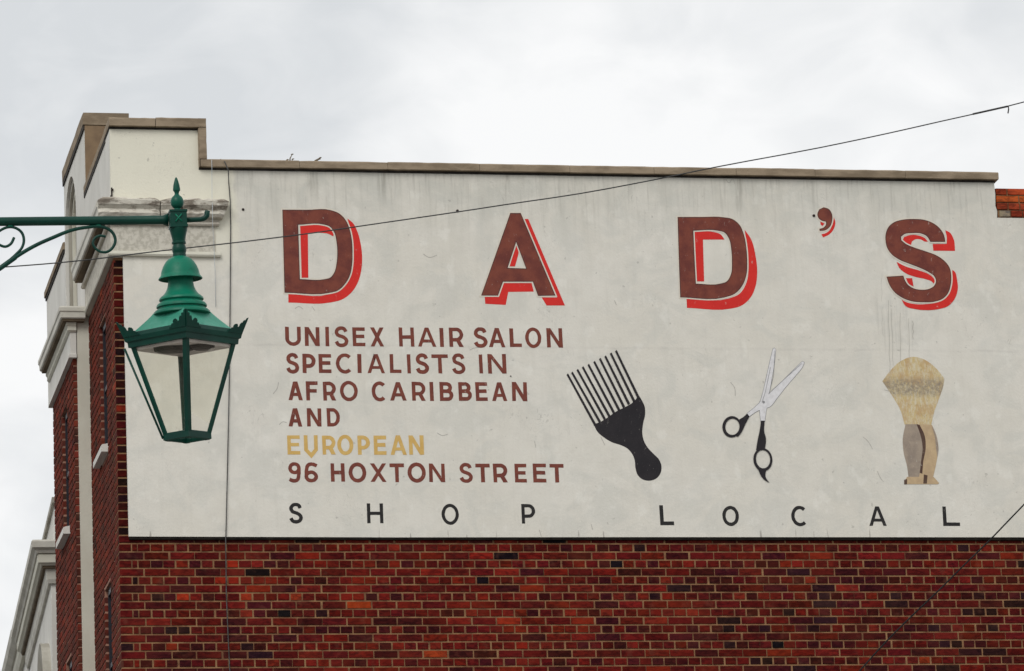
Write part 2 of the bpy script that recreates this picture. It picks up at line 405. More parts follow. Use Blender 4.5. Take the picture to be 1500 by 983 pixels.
# gable wall with individually laid bricks
b = MB(); b.box(.004, 11.5, .007, .33, 9.05, 13.93)
gw = b.build('gable_wall', M_mortar, BLD)
b = MB(); b.box(.0, 11.5, .012, .33, 0, 9.05); b.build('lower_wall', M_lower, BLD)
shapes = {}
def brick_mesh(kind, w):
    key = kind + str(random.randrange(6))
    if key not in shapes:
        me = bpy.data.meshes.new('brick_' + kind); me.from_pydata(brick_verts(w, .0625, .02, .0014), [], BF); me.materials.append(M_brick_o); shapes[key] = me
    return shapes[key]
ind = []; rest = Bricks()
for k, z in courses(9.2, 10.60):
    for a, c in spans(k, 9.6):
        if c - a > .15: ind.append((abs(z - 9.93), a, c, z))
        else: rest.add(c - a, .0625, .02, Vector(((a + c) / 2, U(-.002, .0015), z)), TX, TY, brick_tint(a, z, .07 if .5 < a < 3.3 and z > 10.0 else -.03))
vis = [t for t in ind if t[1] < 8.72 and 9.30 < t[3] < 10.6]
vis.sort(key=lambda t: t[1] > 8.5)
for i, (_, a, c, z) in enumerate(vis[:300]):
    o = link('brick', brick_mesh('stretcher', .216), gw, Vector(((a + c) / 2, U(-.002, .0015), z)))
    o.scale = ((c - a) / .216, 1, 1)
    o.color = (*brick_tint(a, z, .07 if .5 < a < 3.3 and z > 10.0 else -.03), 1)
keep = set(map(id, vis[:300]))
for t in ind:
    if id(t) not in keep: rest.add(t[2] - t[1], .0625, .02, Vector(((t[1] + t[2]) / 2, U(-.002, .0015), t[3])), TX, TY, brick_tint(t[1], t[3]))
# narrow strip of brick between the corner and the painted panel
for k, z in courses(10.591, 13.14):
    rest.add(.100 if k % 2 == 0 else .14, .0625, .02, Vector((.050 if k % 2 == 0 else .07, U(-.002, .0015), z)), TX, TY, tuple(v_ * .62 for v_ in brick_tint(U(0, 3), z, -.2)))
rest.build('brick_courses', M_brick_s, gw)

# ---- painted render panel (one slab standing 30 mm proud)
YP = -.03
def poly_px(pts, Y): return [onM(x, y, Y) for x, y in pts]
zb = 10.56
outl = [(.086, zb), (2.5, zb - .006), (5, zb - .001), (7.5, zb), (11.5, zb), (11.5, 13.636), (8.347, 13.634), (8.352, 13.70), (8.338, 13.75), (8.345, 13.86), (8.340, ZCB - .018), (.795, ZCB - .018), (.795, 14.352), (-.012, 14.352), (-.012, 13.145), (.086, 13.145)]
def slab(pts, y0, y1):
    B = MB(); fr = [Vector((x, y0, z)) for x, z in pts]; bk = [Vector((x, y1, z)) for x, z in pts]; n = len(pts)
    B.v = fr + bk
    for t in tessellate_polygon([fr]): B.f.append(tuple(t)); B.f.append(tuple(i + n for i in reversed(t)))
    for i in range(n): B.f.append((i, (i + 1) % n, (i + 1) % n + n, i + n))
    B.mi = [0] * len(B.f); B.sm = [False] * len(B.f); return B
panel = slab(outl, YP, .0065).build('painted_panel', M_wall, BLD)
b = MB(); b.box(.022, .795, .0075, .334, 13.931, 14.369); b.box(.796, 8.33, .0075, .33, 13.931, 13.995); b.build('parapet_core', M_cream, BLD)

M_panel_shade = mottled('black_panel_shade', (.010, .009, .008), (.02, .018, .015), 14, .95, .1, spec=.05)
b = MB(); b.box(.09, 11.4, -.026, .0055, 10.534, 10.5530); b.build('panel_shade_strip', M_panel_shade, BLD)  # black strip painting the shadow line below the panel edge
# ---- flat painted marks
class Flat:
    def __init__(s): s.b = MB(); s.k = 0
    def fill(s, loops, mi=0, step=.0004):
        s.k += 1; Y = YP - .0006 - s.k * step
        L3 = [[Vector((p[0], 0, p[1])) for p in lp] for lp in loops]
        flat = [p for lp in L3 for p in lp]; n = len(s.b.v)
        s.b.v += [Vector((p.x, Y, p.z)) for p in flat]
        for t in tessellate_polygon(L3):
            a, c, d = (flat[i] for i in t)
            if (c - a).cross(d - a).y > 0: t = tuple(reversed(t))
            s.b.f.append(tuple(n + i for i in t)); s.b.mi.append(mi); s.b.sm.append(False)
    def build(s, name, mats, label=None):
        o = s.b.build(name, mats, panel, fix=False)
        if label: o['label'] = label
        return o
def smooth(pts, sub=5, ang=42, closed=True):
    n = len(pts); out = []; crn = []
    for i in range(n):
        if not closed and i in (0, n - 1): crn.append(True); continue
        p, q, r = pts[i - 1], pts[i], pts[(i + 1) % n]
        a = math.atan2(q[1] - p[1], q[0] - p[0]); c = math.atan2(r[1] - q[1], r[0] - q[0])
        d = abs((c - a + math.pi) % (2 * math.pi) - math.pi); crn.append(d > math.radians(ang))
    for i in range(n if closed else n - 1):
        p1, p2 = pts[i], pts[(i + 1) % n]; p0, p3 = pts[i - 1], pts[(i + 2) % n]
        L0 = math.dist(p1, p2)
        def tan(a, b_, c_, corner):
            if corner: return None
            l1, l2 = math.dist(a, b_) or 1, math.dist(b_, c_) or 1
            d = ((b_[0] - a[0]) / l1 * l2 + (c_[0] - b_[0]) / l2 * l1, (b_[1] - a[1]) / l1 * l2 + (c_[1] - b_[1]) / l2 * l1)
            k = L0 / (math.hypot(*d) or 1); return (d[0] * k, d[1] * k)
        t1 = tan(p0, p1, p2, crn[i]); t2 = tan(p1, p2, p3, crn[(i + 1) % n])
        ch = (p2[0] - p1[0], p2[1] - p1[1])
        if t1 is None and t2 is None: out.append(p1); continue
        if t1 is None: t1 = ch
        if t2 is None: t2 = ch
        for s_ in range(sub):
            t = s_ / sub; h1 = 2 * t**3 - 3 * t**2 + 1; h2 = t**3 - 2 * t**2 + t; h3 = -2 * t**3 + 3 * t**2; h4 = t**3 - t**2
            out.append((h1 * p1[0] + h2 * t1[0] + h3 * p2[0] + h4 * t2[0], h1 * p1[1] + h2 * t1[1] + h3 * p2[1] + h4 * t2[1]))
    if not closed: out.append(pts[-1])
    return out
def crop(ox, oy, sc):
    def g(*pts, sm=True, ang=42):
        p = [(ox + x / sc, oy + y / sc) for x, y in pts]
        if sm: p = smooth(p, ang=ang)
        return [((v := onM(x, y, YP)).x, v.z) for x, y in p]
    return g
def offset_line(pts, wd, closed=True):
    """outline stroke: returns two loops either side"""
    n = len(pts); A = []; B_ = []
    for i in range(n):
        p, q, r = pts[i - 1] if (closed or i) else pts[0], pts[i], pts[(i + 1) % n] if (closed or i < n - 1) else pts[-1]
        d1 = Vector((q[0] - p[0], q[1] - p[1])); d2 = Vector((r[0] - q[0], r[1] - q[1]))
        d1 = d1.normalized() if d1.length > 1e-9 else d2.normalized(); d2 = d2.normalized() if d2.length > 1e-9 else d1
        t = (d1 + d2); t = t.normalized() if t.length > 1e-6 else d1
        nn = Vector((-t.y, t.x)); k = min(2.2, 1 / max(.3, nn.dot(Vector((-d1.y, d1.x)))))
        A.append((q[0] + nn.x * wd * k, q[1] + nn.y * wd * k)); B_.append((q[0] - nn.x * wd * k, q[1] - nn.y * wd * k))
    return A, B_
def area(p): return .5 * sum(p[i - 1][0] * p[i][1] - p[i][0] * p[i - 1][1] for i in range(len(p)))
def outline(fl, loop, wd, mi):
    A, B_ = offset_line(loop, wd)
    if abs(area(A)) < abs(area(B_)): A, B_ = B_, A
    fl.fill([A, B_], mi)
def big_letter(body, reds, label=None):
    """body: [outer, hole...]; painted with red drop shade, cream keyline, dark edge, oxblood face"""
    fl = Flat()
    for r_ in reds: fl.fill([r_], 1)
    for lp in body: outline(fl, lp, .0155, 2)
    fl.fill(body, 0)
    for lp in body: outline(fl, lp, .0035, 3)
    return fl.build('letter', [P_brown, P_red, P_cream, P_line], label)
g = crop(380, 290, 5.782)
big_letter([g((197, 103), (400, 104), (600, 106), (675, 135), (728, 190), (762, 270), (780, 360), (785, 460), (782, 560), (765, 650), (720, 730), (660, 783), (600, 800), (215, 800), (206, 450)),
            g((325, 225), (540, 222), (595, 240), (635, 290), (655, 370), (662, 460), (655, 560), (635, 635), (600, 678), (555, 691), (340, 691), (332, 450))],
           [g((245, 815), (590, 815), (650, 790), (725, 735), (770, 650), (795, 560), (798, 460), (790, 370), (770, 260), (745, 175), (790, 210), (830, 285), (856, 380), (870, 500), (863, 610), (838, 705), (780, 800), (700, 860), (600, 886), (245, 886)),
            g((345, 238), (560, 238), (600, 258), (632, 300), (625, 325), (580, 303), (530, 296), (410, 298), (414, 676), (358, 676))], 'first oxblood capital with red drop shade')
g = crop(690, 300, 6.147)
big_letter([g((355, 78), (445, 78), (755, 815), (605, 818), (558, 690), (285, 690), (240, 815), (95, 815), sm=False), g((405, 330), (500, 578), (325, 572), sm=False)],
           [g((122, 822), (240, 822), (288, 706), (545, 706), (565, 782), (335, 785), (312, 902), (128, 892), sm=False),
            g((478, 128), (515, 128), (845, 907), (680, 907), (636, 835), (775, 835), sm=False), g((412, 360), (432, 400), (425, 450), (395, 555), (345, 555), sm=False)])
g = crop(680, 290, 3.409)
big_letter([g((1067, 97), (1180, 97), (1290, 98), (1340, 108), (1375, 138), (1395, 185), (1407, 250), (1411, 310), (1408, 380), (1390, 432), (1350, 477), (1300, 495), (1080, 495), (1073, 300)),
            g((1142, 162), (1265, 162), (1300, 172), (1323, 203), (1335, 260), (1338, 320), (1332, 385), (1312, 418), (1278, 430), (1155, 430), (1148, 300))],
           [g((1110, 502), (1320, 502), (1375, 478), (1410, 420), (1420, 350), (1416, 270), (1400, 158), (1432, 205), (1455, 290), (1463, 370), (1455, 440), (1430, 497), (1380, 540), (1330, 553), (1112, 549)),
            g((1150, 170), (1245, 170), (1280, 182), (1300, 208), (1192, 208), (1198, 417), (1160, 417))])
g = crop(1180, 290, 5.4625)
big_letter([g((1115, 350), (1105, 300), (1075, 250), (1020, 205), (955, 180), (870, 172), (780, 177), (710, 197), (665, 235), (644, 285), (642, 345), (655, 400), (690, 450), (750, 492), (830, 525), (920, 560), (990, 595), (1030, 625), (1045, 665), (1030, 705), (990, 730), (930, 738), (860, 725), (815, 695), (790, 655), (780, 625), (650, 633), (670, 690), (710, 750), (770, 795), (850, 825), (940, 833), (1030, 828), (1095, 805), (1135, 765), (1158, 700), (1163, 630), (1150, 560), (1110, 507), (1050, 465), (960, 430), (860, 397), (800, 370), (763, 340), (761, 310), (790, 288), (850, 280), (920, 282), (970, 305), (1000, 350))],
           [g((772, 350), (788, 312), (840, 297), (900, 300), (952, 320), (980, 350), (958, 350), (920, 332), (880, 331), (852, 347), (840, 387), (808, 382)),
            g((1118, 258), (1155, 278), (1185, 330), (1196, 424), (1022, 422), (1017, 368), (1128, 368), (1130, 320)),
            g((728, 512), (800, 548), (900, 578), (980, 608), (1022, 640), (1037, 670), (1030, 692), (1010, 670), (960, 650), (880, 632), (800, 602), (750, 560)),
            g((803, 642), (852, 642), (864, 708), (828, 690)),
            g((768, 815), (800, 832), (880, 850), (970, 850), (1050, 838), (1110, 812), (1150, 765), (1172, 690), (1174, 575), (1193, 590), (1211, 650), (1216, 740), (1190, 812), (1140, 865), (1060, 890), (970, 898), (880, 890), (800, 865))])
big_letter([g((97, 130), (110, 95), (145, 78), (185, 92), (208, 130), (210, 180), (195, 225), (160, 255), (115, 262), (113, 250), (145, 240), (165, 215), (165, 188), (130, 180), (105, 160))],
           [g((222, 148), (238, 190), (227, 245), (192, 290), (140, 316), (127, 290), (160, 282), (195, 255), (213, 215)), g((118, 190), (152, 205), (135, 225), (120, 212))], 'painted apostrophe')

def glyph(ch, W, H, t):
    h = t / 2; P = []; G = []          # strokes, polygons
    def arc(cx, cy, rx, ry, a0, a1, n=14): return [(cx + rx * math.cos(math.radians(a0 + (a1 - a0) * i / n)), cy + ry * math.sin(math.radians(a0 + (a1 - a0) * i / n))) for i in range(n + 1)]
    if ch == 'I': P = [[(W / 2, 0), (W / 2, H)]]; t = min(t, W)
    elif ch == 'H': P = [[(h, 0), (h, H)], [(W - h, 0), (W - h, H)], [(h, H * .5), (W - h, H * .5)]]
    elif ch == 'L': P = [[(h, H), (h, h), (W, h)]]
    elif ch == 'T': P = [[(0, H - h), (W, H - h)], [(W / 2, 0), (W / 2, H - h)]]
    elif ch == 'E': P = [[(W, H - h), (h, H - h), (h, h), (W, h)], [(h, H * .52), (W * .93, H * .52)]]
    elif ch == 'F': P = [[(W, H - h), (h, H - h), (h, 0)], [(h, H * .5), (W * .9, H * .5)]]
    elif ch == 'N': P = [[(h, 0), (h, H)], [(W - h, 0), (W - h, H)]]; G = [[(0, H), (t * 1.08, H), (W, 0), (W - t * 1.08, 0)]]
    elif ch == 'X': G = [[(0, H), (t * 1.1, H), (W, 0), (W - t * 1.1, 0)], [(0, 0), (t * 1.1, 0), (W, H), (W - t * 1.1, H)]]
    elif ch == 'A': G = [[(0, 0), (t * 1.0, 0), (W * .5 + t * .42, H), (W * .5 - t * .55, H)], [(W, 0), (W - t * 1.0, 0), (W * .5 - t * .42, H), (W * .5 + t * .55, H)], [(W * .2, H * .22), (W * .8, H * .22), (W * .74, H * .22 + t * .85), (W * .26, H * .22 + t * .85)]]
    elif ch == 'U': P = [[(h, H), (h, W * .48)] + arc(W / 2, W * .48, W / 2 - h, W * .48 - h, 180, 360)[1:-1] + [(W - h, W * .48), (W - h, H)]]
    elif ch == 'V': P = [[(h, H), (h, W * .5), (W * .5, h * .6), (W - h, W * .5), (W - h, H)]]
    elif ch == 'O': P = [arc(W / 2, H / 2, W / 2 - h, H / 2 - h, 0, 360, 28)[:-1] + ['c']]
    elif ch == 'C': P = [arc(W * .53, H / 2, W * .53 - h, H / 2 - h, 48, 312, 24)]
    elif ch == 'D': P = [[(h, h), (h, H - h), (W * .45, H - h)] + arc(W * .45, H / 2, W * .55 - h, H / 2 - h, 90, -90)[1:-1] + [(W * .45, h), 'c']]
    elif ch in 'PR':
        r = H * .27; top = H - h; cyy = top - r + 0
        P = [[(h, 0), (h, H)], [(h, top), (W - r - h * .6, top)] + arc(W - r - h, cyy, r, r, 90, -90)[1:-1] + [(h, top - 2 * r)]]
        if ch == 'R': G = [[(W * .38, H * .44), (W * .38 + t * 1.2, H * .44), (W, 0), (W - t * 1.2, 0)]]
    elif ch == 'B':
        r1 = (H - t) * .24; r2 = (H - t) * .26; ym = h + 2 * r2
        P = [[(h, 0), (h, H)], [(h, H - h), (W * .9 - r1 - h, H - h)] + arc(W * .92 - r1 - h, ym + r1, r1, r1, 90, -90)[1:-1] + [(h, ym)],
             [(h, ym), (W - r2 - h, ym)] + arc(W - r2 - h, h + r2, r2, r2, 90, -90)[1:-1] + [(h, h)]]
    elif ch == 'S':
        u = [(.95, .79), (.82, .94), (.5, 1.0), (.18, .93), (.05, .76), (.16, .61), (.5, .52), (.84, .42), (1.0, .245), (.86, .07), (.5, 0), (.16, .06), (.0, .22)]
        P = [smooth([(h + a * (W - t), h + c * (H - t)) for a, c in u], 3, 170, False)]
    elif ch in '69':
        ry = H * .30
        ring = arc(W / 2, ry, W / 2 - h, ry - h, 0, 360, 20)[:-1] + ['c']
        tail = smooth([(h * 1.05, ry), (h + W * .03, H * .62), (W * .32, H * .88), (W * .62, H - h), (W * .93, H - h * 1.9)], 4, 170, False)
        if ch == '9': ring = [(W - p[0], H - p[1]) if p != 'c' else 'c' for p in ring]; tail = [(W - p[0], H - p[1]) for p in tail]
        P = [ring, tail]
    polys = []
    for s_ in P:
        cl = s_[-1] == 'c'
        if cl: s_ = s_[:-1]
        A, B_ = offset_line(s_, t / 2, cl)
        polys.append([A, B_] if cl else [A + B_[::-1]])
    return polys + [[q_] for q_ in G]
def letter(ch, x0, x1, y0, y1, mat, t=5.9, label=None):
    """ch painted to fill the photograph box, laid out on the wall surface in metres"""
    a = onM(x0, (y0 + y1) / 2, YP); c = onM(x1, (y0 + y1) / 2, YP); bt = onM((x0 + x1) / 2, y1, YP).z; tp = onM((x0 + x1) / 2, y0, YP).z
    W, H = c.x - a.x, tp - bt; fl = Flat(); tt = t / 161.0; tt2 = tt * U(.95, 1.06); rot = math.radians(U(-.7, .7))
    for lp in glyph(ch, W, H, tt2):
        o = []
        for l_ in lp:
            q_ = []
            for (x, z) in l_:
                z = max(-.004, min(H + .004, z)) if ch in 'AXNR' else z
                dx, dz = x - W / 2, z - H / 2
                q_.append((a.x + W / 2 + dx * math.cos(rot) - dz * math.sin(rot) + U(-.0012, .0012), bt + H / 2 + dz * math.cos(rot) + dx * math.sin(rot) + U(-.0012, .0012)))
            o.append(q_)
        fl.fill(o, 0, .0004)
    return fl.build('letter', [mat], label)
rows = [
 (479.5, 507.5, P_small, [('U', 417.8, 440.7), ('N', 446.3, 468.1), ('I', 476.6, 482.2), ('S', 489.8, 510.1), ('E', 516.5, 534.8), ('X', 542.4, 562.2), ('H', 584.3, 606.5), ('A', 611.8, 638.5), ('I', 644, 649.8), ('R', 658, 678.6), ('S', 693.6, 713.9), ('A', 716, 739.9), ('L', 746.5, 764), ('O', 769.4, 792.8), ('N', 800.9, 823.8)], (-.6, 1.6)),
 (518.6, 546.6, P_small, [('S', 419, 438.1), ('P', 443.2, 462.3), ('E', 466.9, 485.2), ('C', 492, 517), ('I', 523.6, 529.3), ('A', 538, 563.5), ('L', 570.9, 587.6), ('I', 596.1, 601.8), ('S', 608.5, 628.3), ('T', 632.5, 656.4), ('S', 661.8, 681.6), ('I', 701.5, 707.2), ('N', 714.4, 741.4)], (-.3, .8)),
 (559.3, 586.8, P_small, [('A', 422.4, 443.2), ('F', 448.3, 465.6), ('R', 473.2, 492), ('O', 497.9, 524), ('C', 544.4, 566.5), ('A', 571.1, 595.3), ('R', 603.4, 623.2), ('I', 629.4, 635.1), ('B', 644, 663.8), ('B', 671.5, 691), ('E', 696.6, 713.9), ('A', 720.3, 742.7), ('N', 750, 771.9)], (-.4, 1.0)),
 (597.9, 624.6, P_small, [('A', 422.4, 442.7), ('N', 449.6, 470.7), ('D', 478.8, 497.9)], (0, 0)),
 (637.8, 666.0, P_gold, [('E', 420.8, 439.4), ('V', 445.3, 465.6), ('R', 472, 491.5), ('O', 494, 517.5), ('P', 524, 541.9), ('E', 547.5, 565.8), ('A', 571.6, 595.3), ('N', 598.8, 620.7)], (0, .4)),
 (678.5, 706.0, P_small, [('9', 422.4, 440.7), ('6', 445.8, 465.6), ('H', 484.4, 504.8), ('O', 510.6, 536.5), ('X', 542.4, 565.8), ('T', 570.9, 592), ('O', 597, 623.7), ('N', 628.5, 651.6), ('S', 672.7, 692.3), ('T', 696.6, 717.7), ('R', 722.3, 743.2), ('E', 753.9, 771.2), ('E', 780.6, 799.9), ('T', 805.5, 825.8)], (-.2, .8))]
for y0, y1, mt, ls, (d0, d1) in rows:
    for ch, x0, x1 in ls:
        f_ = (x0 - 418) / 405; dy = d0 + (d1 - d0) * f_
        o_ = 1.0 if ch in 'OSC96' else 0
        letter(ch, x0, x1, y0 + dy + U(-.4, .4) - o_, y1 + dy + U(-.3, .3) + (o_ if ch != 'V' else 3), mt, 5.45, 'ochre painted capital' if mt is P_gold else None)
for ch, x0, x1, y0, y1 in [('S', 423.2, 443.3, 736.5, 767), ('H', 537.6, 561.2, 737.3, 766.5), ('O', 646.8, 672.1, 738, 768.8), ('P', 764, 784, 738.4, 767), ('L', 966.4, 986.9, 740, 769.5), ('O', 1058, 1082.4, 741, 770.6), ('C', 1159, 1183, 741, 771), ('A', 1272.7, 1298.2, 742, 770.3), ('L', 1381, 1405.7, 742, 770.5)]:
    letter(ch, x0, x1, y0, y1, P_black, 5.0 if ch != 'L' else 5.6, 'small black painted capital')

# comb
g = crop(820, 500, 4.467); fl = Flat()
tips = [(50, 215), (80, 203), (115, 185), (150, 168), (187, 152), (225, 133), (262, 113), (297, 97), (333, 78), (367, 62)]
base = [(228, 542), (258, 522), (290, 503), (320, 485), (352, 466), (385, 446), (416, 425), (448, 405), (482, 386), (512, 366)]
fl.fill([g((221, 541), (245, 590), (290, 630), (340, 660), (400, 680), (440, 700), (475, 740), (490, 780), (495, 830), (510, 875), (545, 905), (590, 912), (635, 895), (660, 860), (665, 815), (650, 775), (615, 738), (575, 695), (550, 650), (540, 600), (545, 540), (558, 480), (555, 425), (538, 388), (516, 352), (492, 386), (368, 460), (243, 536))])
for (tx, ty), (bx_, by_) in zip(tips, base):
    fl.fill([g((tx - 6, ty + 5), (tx + 3, ty - 5), (tx + 7, ty), (bx_ + 11, by_ + 2), (bx_ - 3, by_ + 14), (bx_ - 8, by_ + 2), sm=False)], 0, .0004)
fl.build('comb_picture', [P_comb], 'painted black afro comb with ten teeth')
# scissors
g = crop(1040, 500, 4.467); fl = Flat()
bl = [[(412, 50), (421, 44), (430, 55), (420, 150), (406, 230), (388, 335), (370, 410), (328, 400), (350, 320), (370, 230), (388, 150)],
      [(604, 132), (616, 137), (612, 152), (555, 230), (495, 300), (440, 370), (388, 430), (345, 440), (352, 385), (400, 330), (480, 255), (545, 190)],
      [(326, 395), (380, 400), (368, 450), (358, 525), (332, 525), (325, 450)], [(335, 392), (334, 445), (300, 462), (257, 492), (243, 472), (290, 435)]]
for q_ in bl: outline(fl, g(*q_), .004, 1)
for q_ in bl: fl.fill([g(*q_)], 0)
for q_ in ([(385, 345), (415, 225), (424, 60)], [(382, 345), (470, 262), (600, 145)], [(340, 400), (362, 330), (395, 170)]):
    A, B_ = offset_line(g(*q_, ang=170, sm=False), .0018, False); fl.fill([A + B_[::-1]], 1)
def ring(cx_, cy_, rx, ry, rot, k=1.0):
    o = []
    for i in range(28):
        a = i * 2 * math.pi / 28; x, y = rx * k * math.cos(a), ry * k * math.sin(a)
        o.append((cx_ + x * math.cos(rot) - y * math.sin(rot), cy_ + x * math.sin(rot) + y * math.cos(rot)))
    return o
fl.fill([g(*ring(142, 560, 62, 70, .1), ang=170), g(*ring(146, 560, 46, 53, .1), ang=170)], 2)
fl.fill([g((190, 512), (215, 498), (242, 474), (258, 492), (230, 545), (205, 598), (183, 625), (168, 622), (195, 570), (200, 540))], 2)
fl.fill([g((333, 520), (357, 520), (354, 590), (365, 635), (358, 712), (300, 715), (312, 640), (325, 580))], 2)
fl.fill([g(*ring(345, 775, 62, 76, -.12), ang=170), g(*ring(346, 772, 46, 60, -.12), ang=170)], 2)
fl.fill([g((312, 835), (368, 838), (362, 885), (388, 927), (352, 905), (332, 880))], 2)
fl.fill([g(*ring(350, 398, 8, 8, 0), ang=170)], 1)
fl.build('scissors_picture', [P_silver, P_sline, P_comb], 'painted open hairdressing scissors with black finger rings')
# shaving brush
g = crop(1270, 500, 4.471); fl = Flat()
fl.fill([g((100, 262), (150, 195), (220, 130), (300, 102), (380, 122), (450, 175), (507, 243), (500, 290), (470, 380), (435, 480), (420, 552), (246, 545), (220, 455), (160, 350))], 0)
fl.fill([g((252, 543), (335, 543), (360, 600), (372, 680), (362, 760), (352, 860), (345, 892), (272, 892), (262, 820), (240, 730), (234, 640))], 1)
fl.fill([g((333, 543), (425, 547), (455, 620), (466, 700), (455, 790), (432, 892), (340, 892), (352, 820), (366, 700), (358, 620))], 2)
fl.fill([g((325, 543), (345, 548), (378, 620), (384, 700), (368, 790), (362, 868), (345, 862), (355, 780), (364, 700), (354, 630))], 3)
fl.fill([g((262, 888), (436, 888), (472, 928), (465, 936), (243, 936), (246, 915), sm=False)], 2)
fl.fill([g((372, 872), (396, 878), (392, 932), (368, 932))], 3)
fl.fill([g((243, 908), (262, 902), (262, 937), (243, 937), sm=False)], 3)
fl.fill([g((425, 556), (436, 575), (461, 650), (467, 705), (460, 760), (452, 700), (446, 640))], 1)
fl.build('shaving_brush_picture', [P_bristle, P_hgrey, P_htan, P_hdark], 'painted shaving brush with tan bristles and two-tone handle')
P_run = paint('grey_run_mark', (.40, .385, .345), (.47, .455, .41), sc=12)
fl = Flat()
for x_, ya_, yb_ in ((1291, 400, 442), (1292, 450, 492), (1301, 440, 548), (1306, 452, 536), (1318, 458, 529), (1331, 466, 524), (1337, 470, 497)):
    pts = [((v := onM(x_ + U(-1, 1) + (yy - ya_) * .02, yy, YP)).x, v.z) for yy in [ya_ + (yb_ - ya_) * i / 7 for i in range(8)]]
    A, B_ = offset_line(pts, U(.0009, .0021), False); fl.fill([A + B_[::-1]], 0)
fl.build('run_mark', [P_run], 'thin grey drips running below the last big letter')
# scuffs and short hairline cracks
P_scf = paint('grey_scuff', (.36, .345, .31), (.45, .43, .39), sc=30)
for pts_ in ([(1264, 640), (1270, 645), (1275, 652), (1278, 658)], [(1285, 690), (1289, 699), (1294, 706)], [(1063, 262), (1068, 268), (1073, 262), (1076, 270)], [(640, 634), (648, 638), (656, 636)], [(783, 646), (785, 656)], [(432, 452), (438, 449), (444, 453)], [(457, 449), (461, 455)], [(1295, 571), (1302, 573)], [(547, 518), (549, 530)], [(688, 513), (694, 510), (702, 509)], [(866, 768), (868, 776)], [(790, 776), (793, 786)], [(776, 742), (779, 750), (777, 757)], [(400, 577), (406, 569), (408, 560)], [(409, 622), (414, 618), (420, 619)], [(900, 440), (903, 447)], [(1070, 560), (1076, 568), (1077, 580)], [(620, 372), (628, 377), (640, 374)], [(880, 640), (886, 652)]):
    fl = Flat(); pts = [((v := onM(x, y, YP)).x, v.z) for x, y in smooth(pts_, 4, 170, False)]
    A, B_ = offset_line(pts, .0028, False); fl.fill([A + B_[::-1]], 0); fl.build('scuff_mark', [P_scf])
# small iron plugs in the wall
for x, y, r_ in ((1192, 316, .013), (670, 309, .013), (356, 307, .012), (748, 551, .006)):
    c = onM(x, y, YP); b = MB(); b.loft([[Vector((c.x + r_ * k * math.cos(a * math.pi / 5), YP + .001 - d, c.z + r_ * k * math.sin(a * math.pi / 5))) for a in range(10)] for d, k in ((0, 1), (.008, 1), (.012, .6))]); b.build('iron_plug', M_hole, panel)

# ---- coping stones
def stone(x0, x1, y0, y1, z0, z1, name='coping_stone', mat=M_cope, n=9, along='x', parent=BLD):
    B = MB(); rings = []
    for i in range(n + 1):
        t = i / n; j = lambda s_=.0016: U(-s_, s_)
        e = .0012 if i in (0, n) else 0
        if along == 'x':
            x = x0 + (x1 - x0) * t; rings.append([Vector((x, y0 + e + j(), z0 + e + j())), Vector((x, y1, z0)), Vector((x, y1, z1 - e)), Vector((x, y0 + e + .01 + j(), z1 - e + j())), Vector((x, y0 + e + j(), z1 - .012 + j()))])
        elif along == 'y':
            y = y0 + (y1 - y0) * t; rings.append([Vector((x0 + e + j(), y, z0 + e + j())), Vector((x1, y, z0)), Vector((x1, y, z1 - e)), Vector((x0 + e + .01 + j(), y, z1 - e + j())), Vector((x0 + e + j(), y, z1 - .012 + j()))])
        else:
            z = z0 + (z1 - z0) * t; rings.append([Vector((x0 + j(), y0 + j(), z)), Vector((x1 + j(), y0 + j(), z)), Vector((x1 + j(), y1, z)), Vector((x0, y1, z))])
    B.loft(rings); return B.build(name, mat, parent)
jx = [.806] + [onM(x, 245).x for x in (437, 566, 700, 832, 955, 1075, 1190, 1322)] + [8.375]
for i in range(len(jx) - 1):
    stone(jx[i] + .0015, jx[i + 1] - .0015, YP - .05 + U(-.002, .002), .36, ZCB + .002 + U(0, .002), ZCB + .074 + U(-.002, .002))
stone(.80, .868, YP - .046, .36, ZCB + .076, 14.455, along='z')
stone(.734 + .06, .80, YP - .049, .36, ZCB - .004, 14.36, along='z')
for a, c in ((-.022, .40), (.406, .867)): stone(a, c, YP - .052, .36, 14.372 if c < .5 else 14.372, 14.45 if c < .5 else 14.457)
stone(-.022, .3, .365, 2.12, 14.372, 14.448, along='y', n=8)

# black strips added under the copings to paint in their shade
M_dpc = mottled('black_coping_shade', (.022, .019, .016), (.045, .037, .03), 14, .9, .4)  # black for the painted shade under the copings, not a damp-proof course
b = MB(); b.box(.797, 8.345, YP - .006, .32, ZCB - .0175, ZCB + .001); b.build('coping_shade_strip', M_dpc, BLD)
b = MB(); b.box(-.0185, .793, YP - .006, .30, 14.352, 14.371); b.box(-.0195, .2, .31, 2.12, 14.325, 14.3715); b.build('coping_shade_strip', M_dpc, BLD)
b = MB(); b.box(-.0135, .38, 2.14, 4.065, 15.015, 15.0615); b.box(-.012, .28, 4.082, 5.93, 14.335, 14.3715); b.build('coping_shade_strip', M_dpc, BLD)
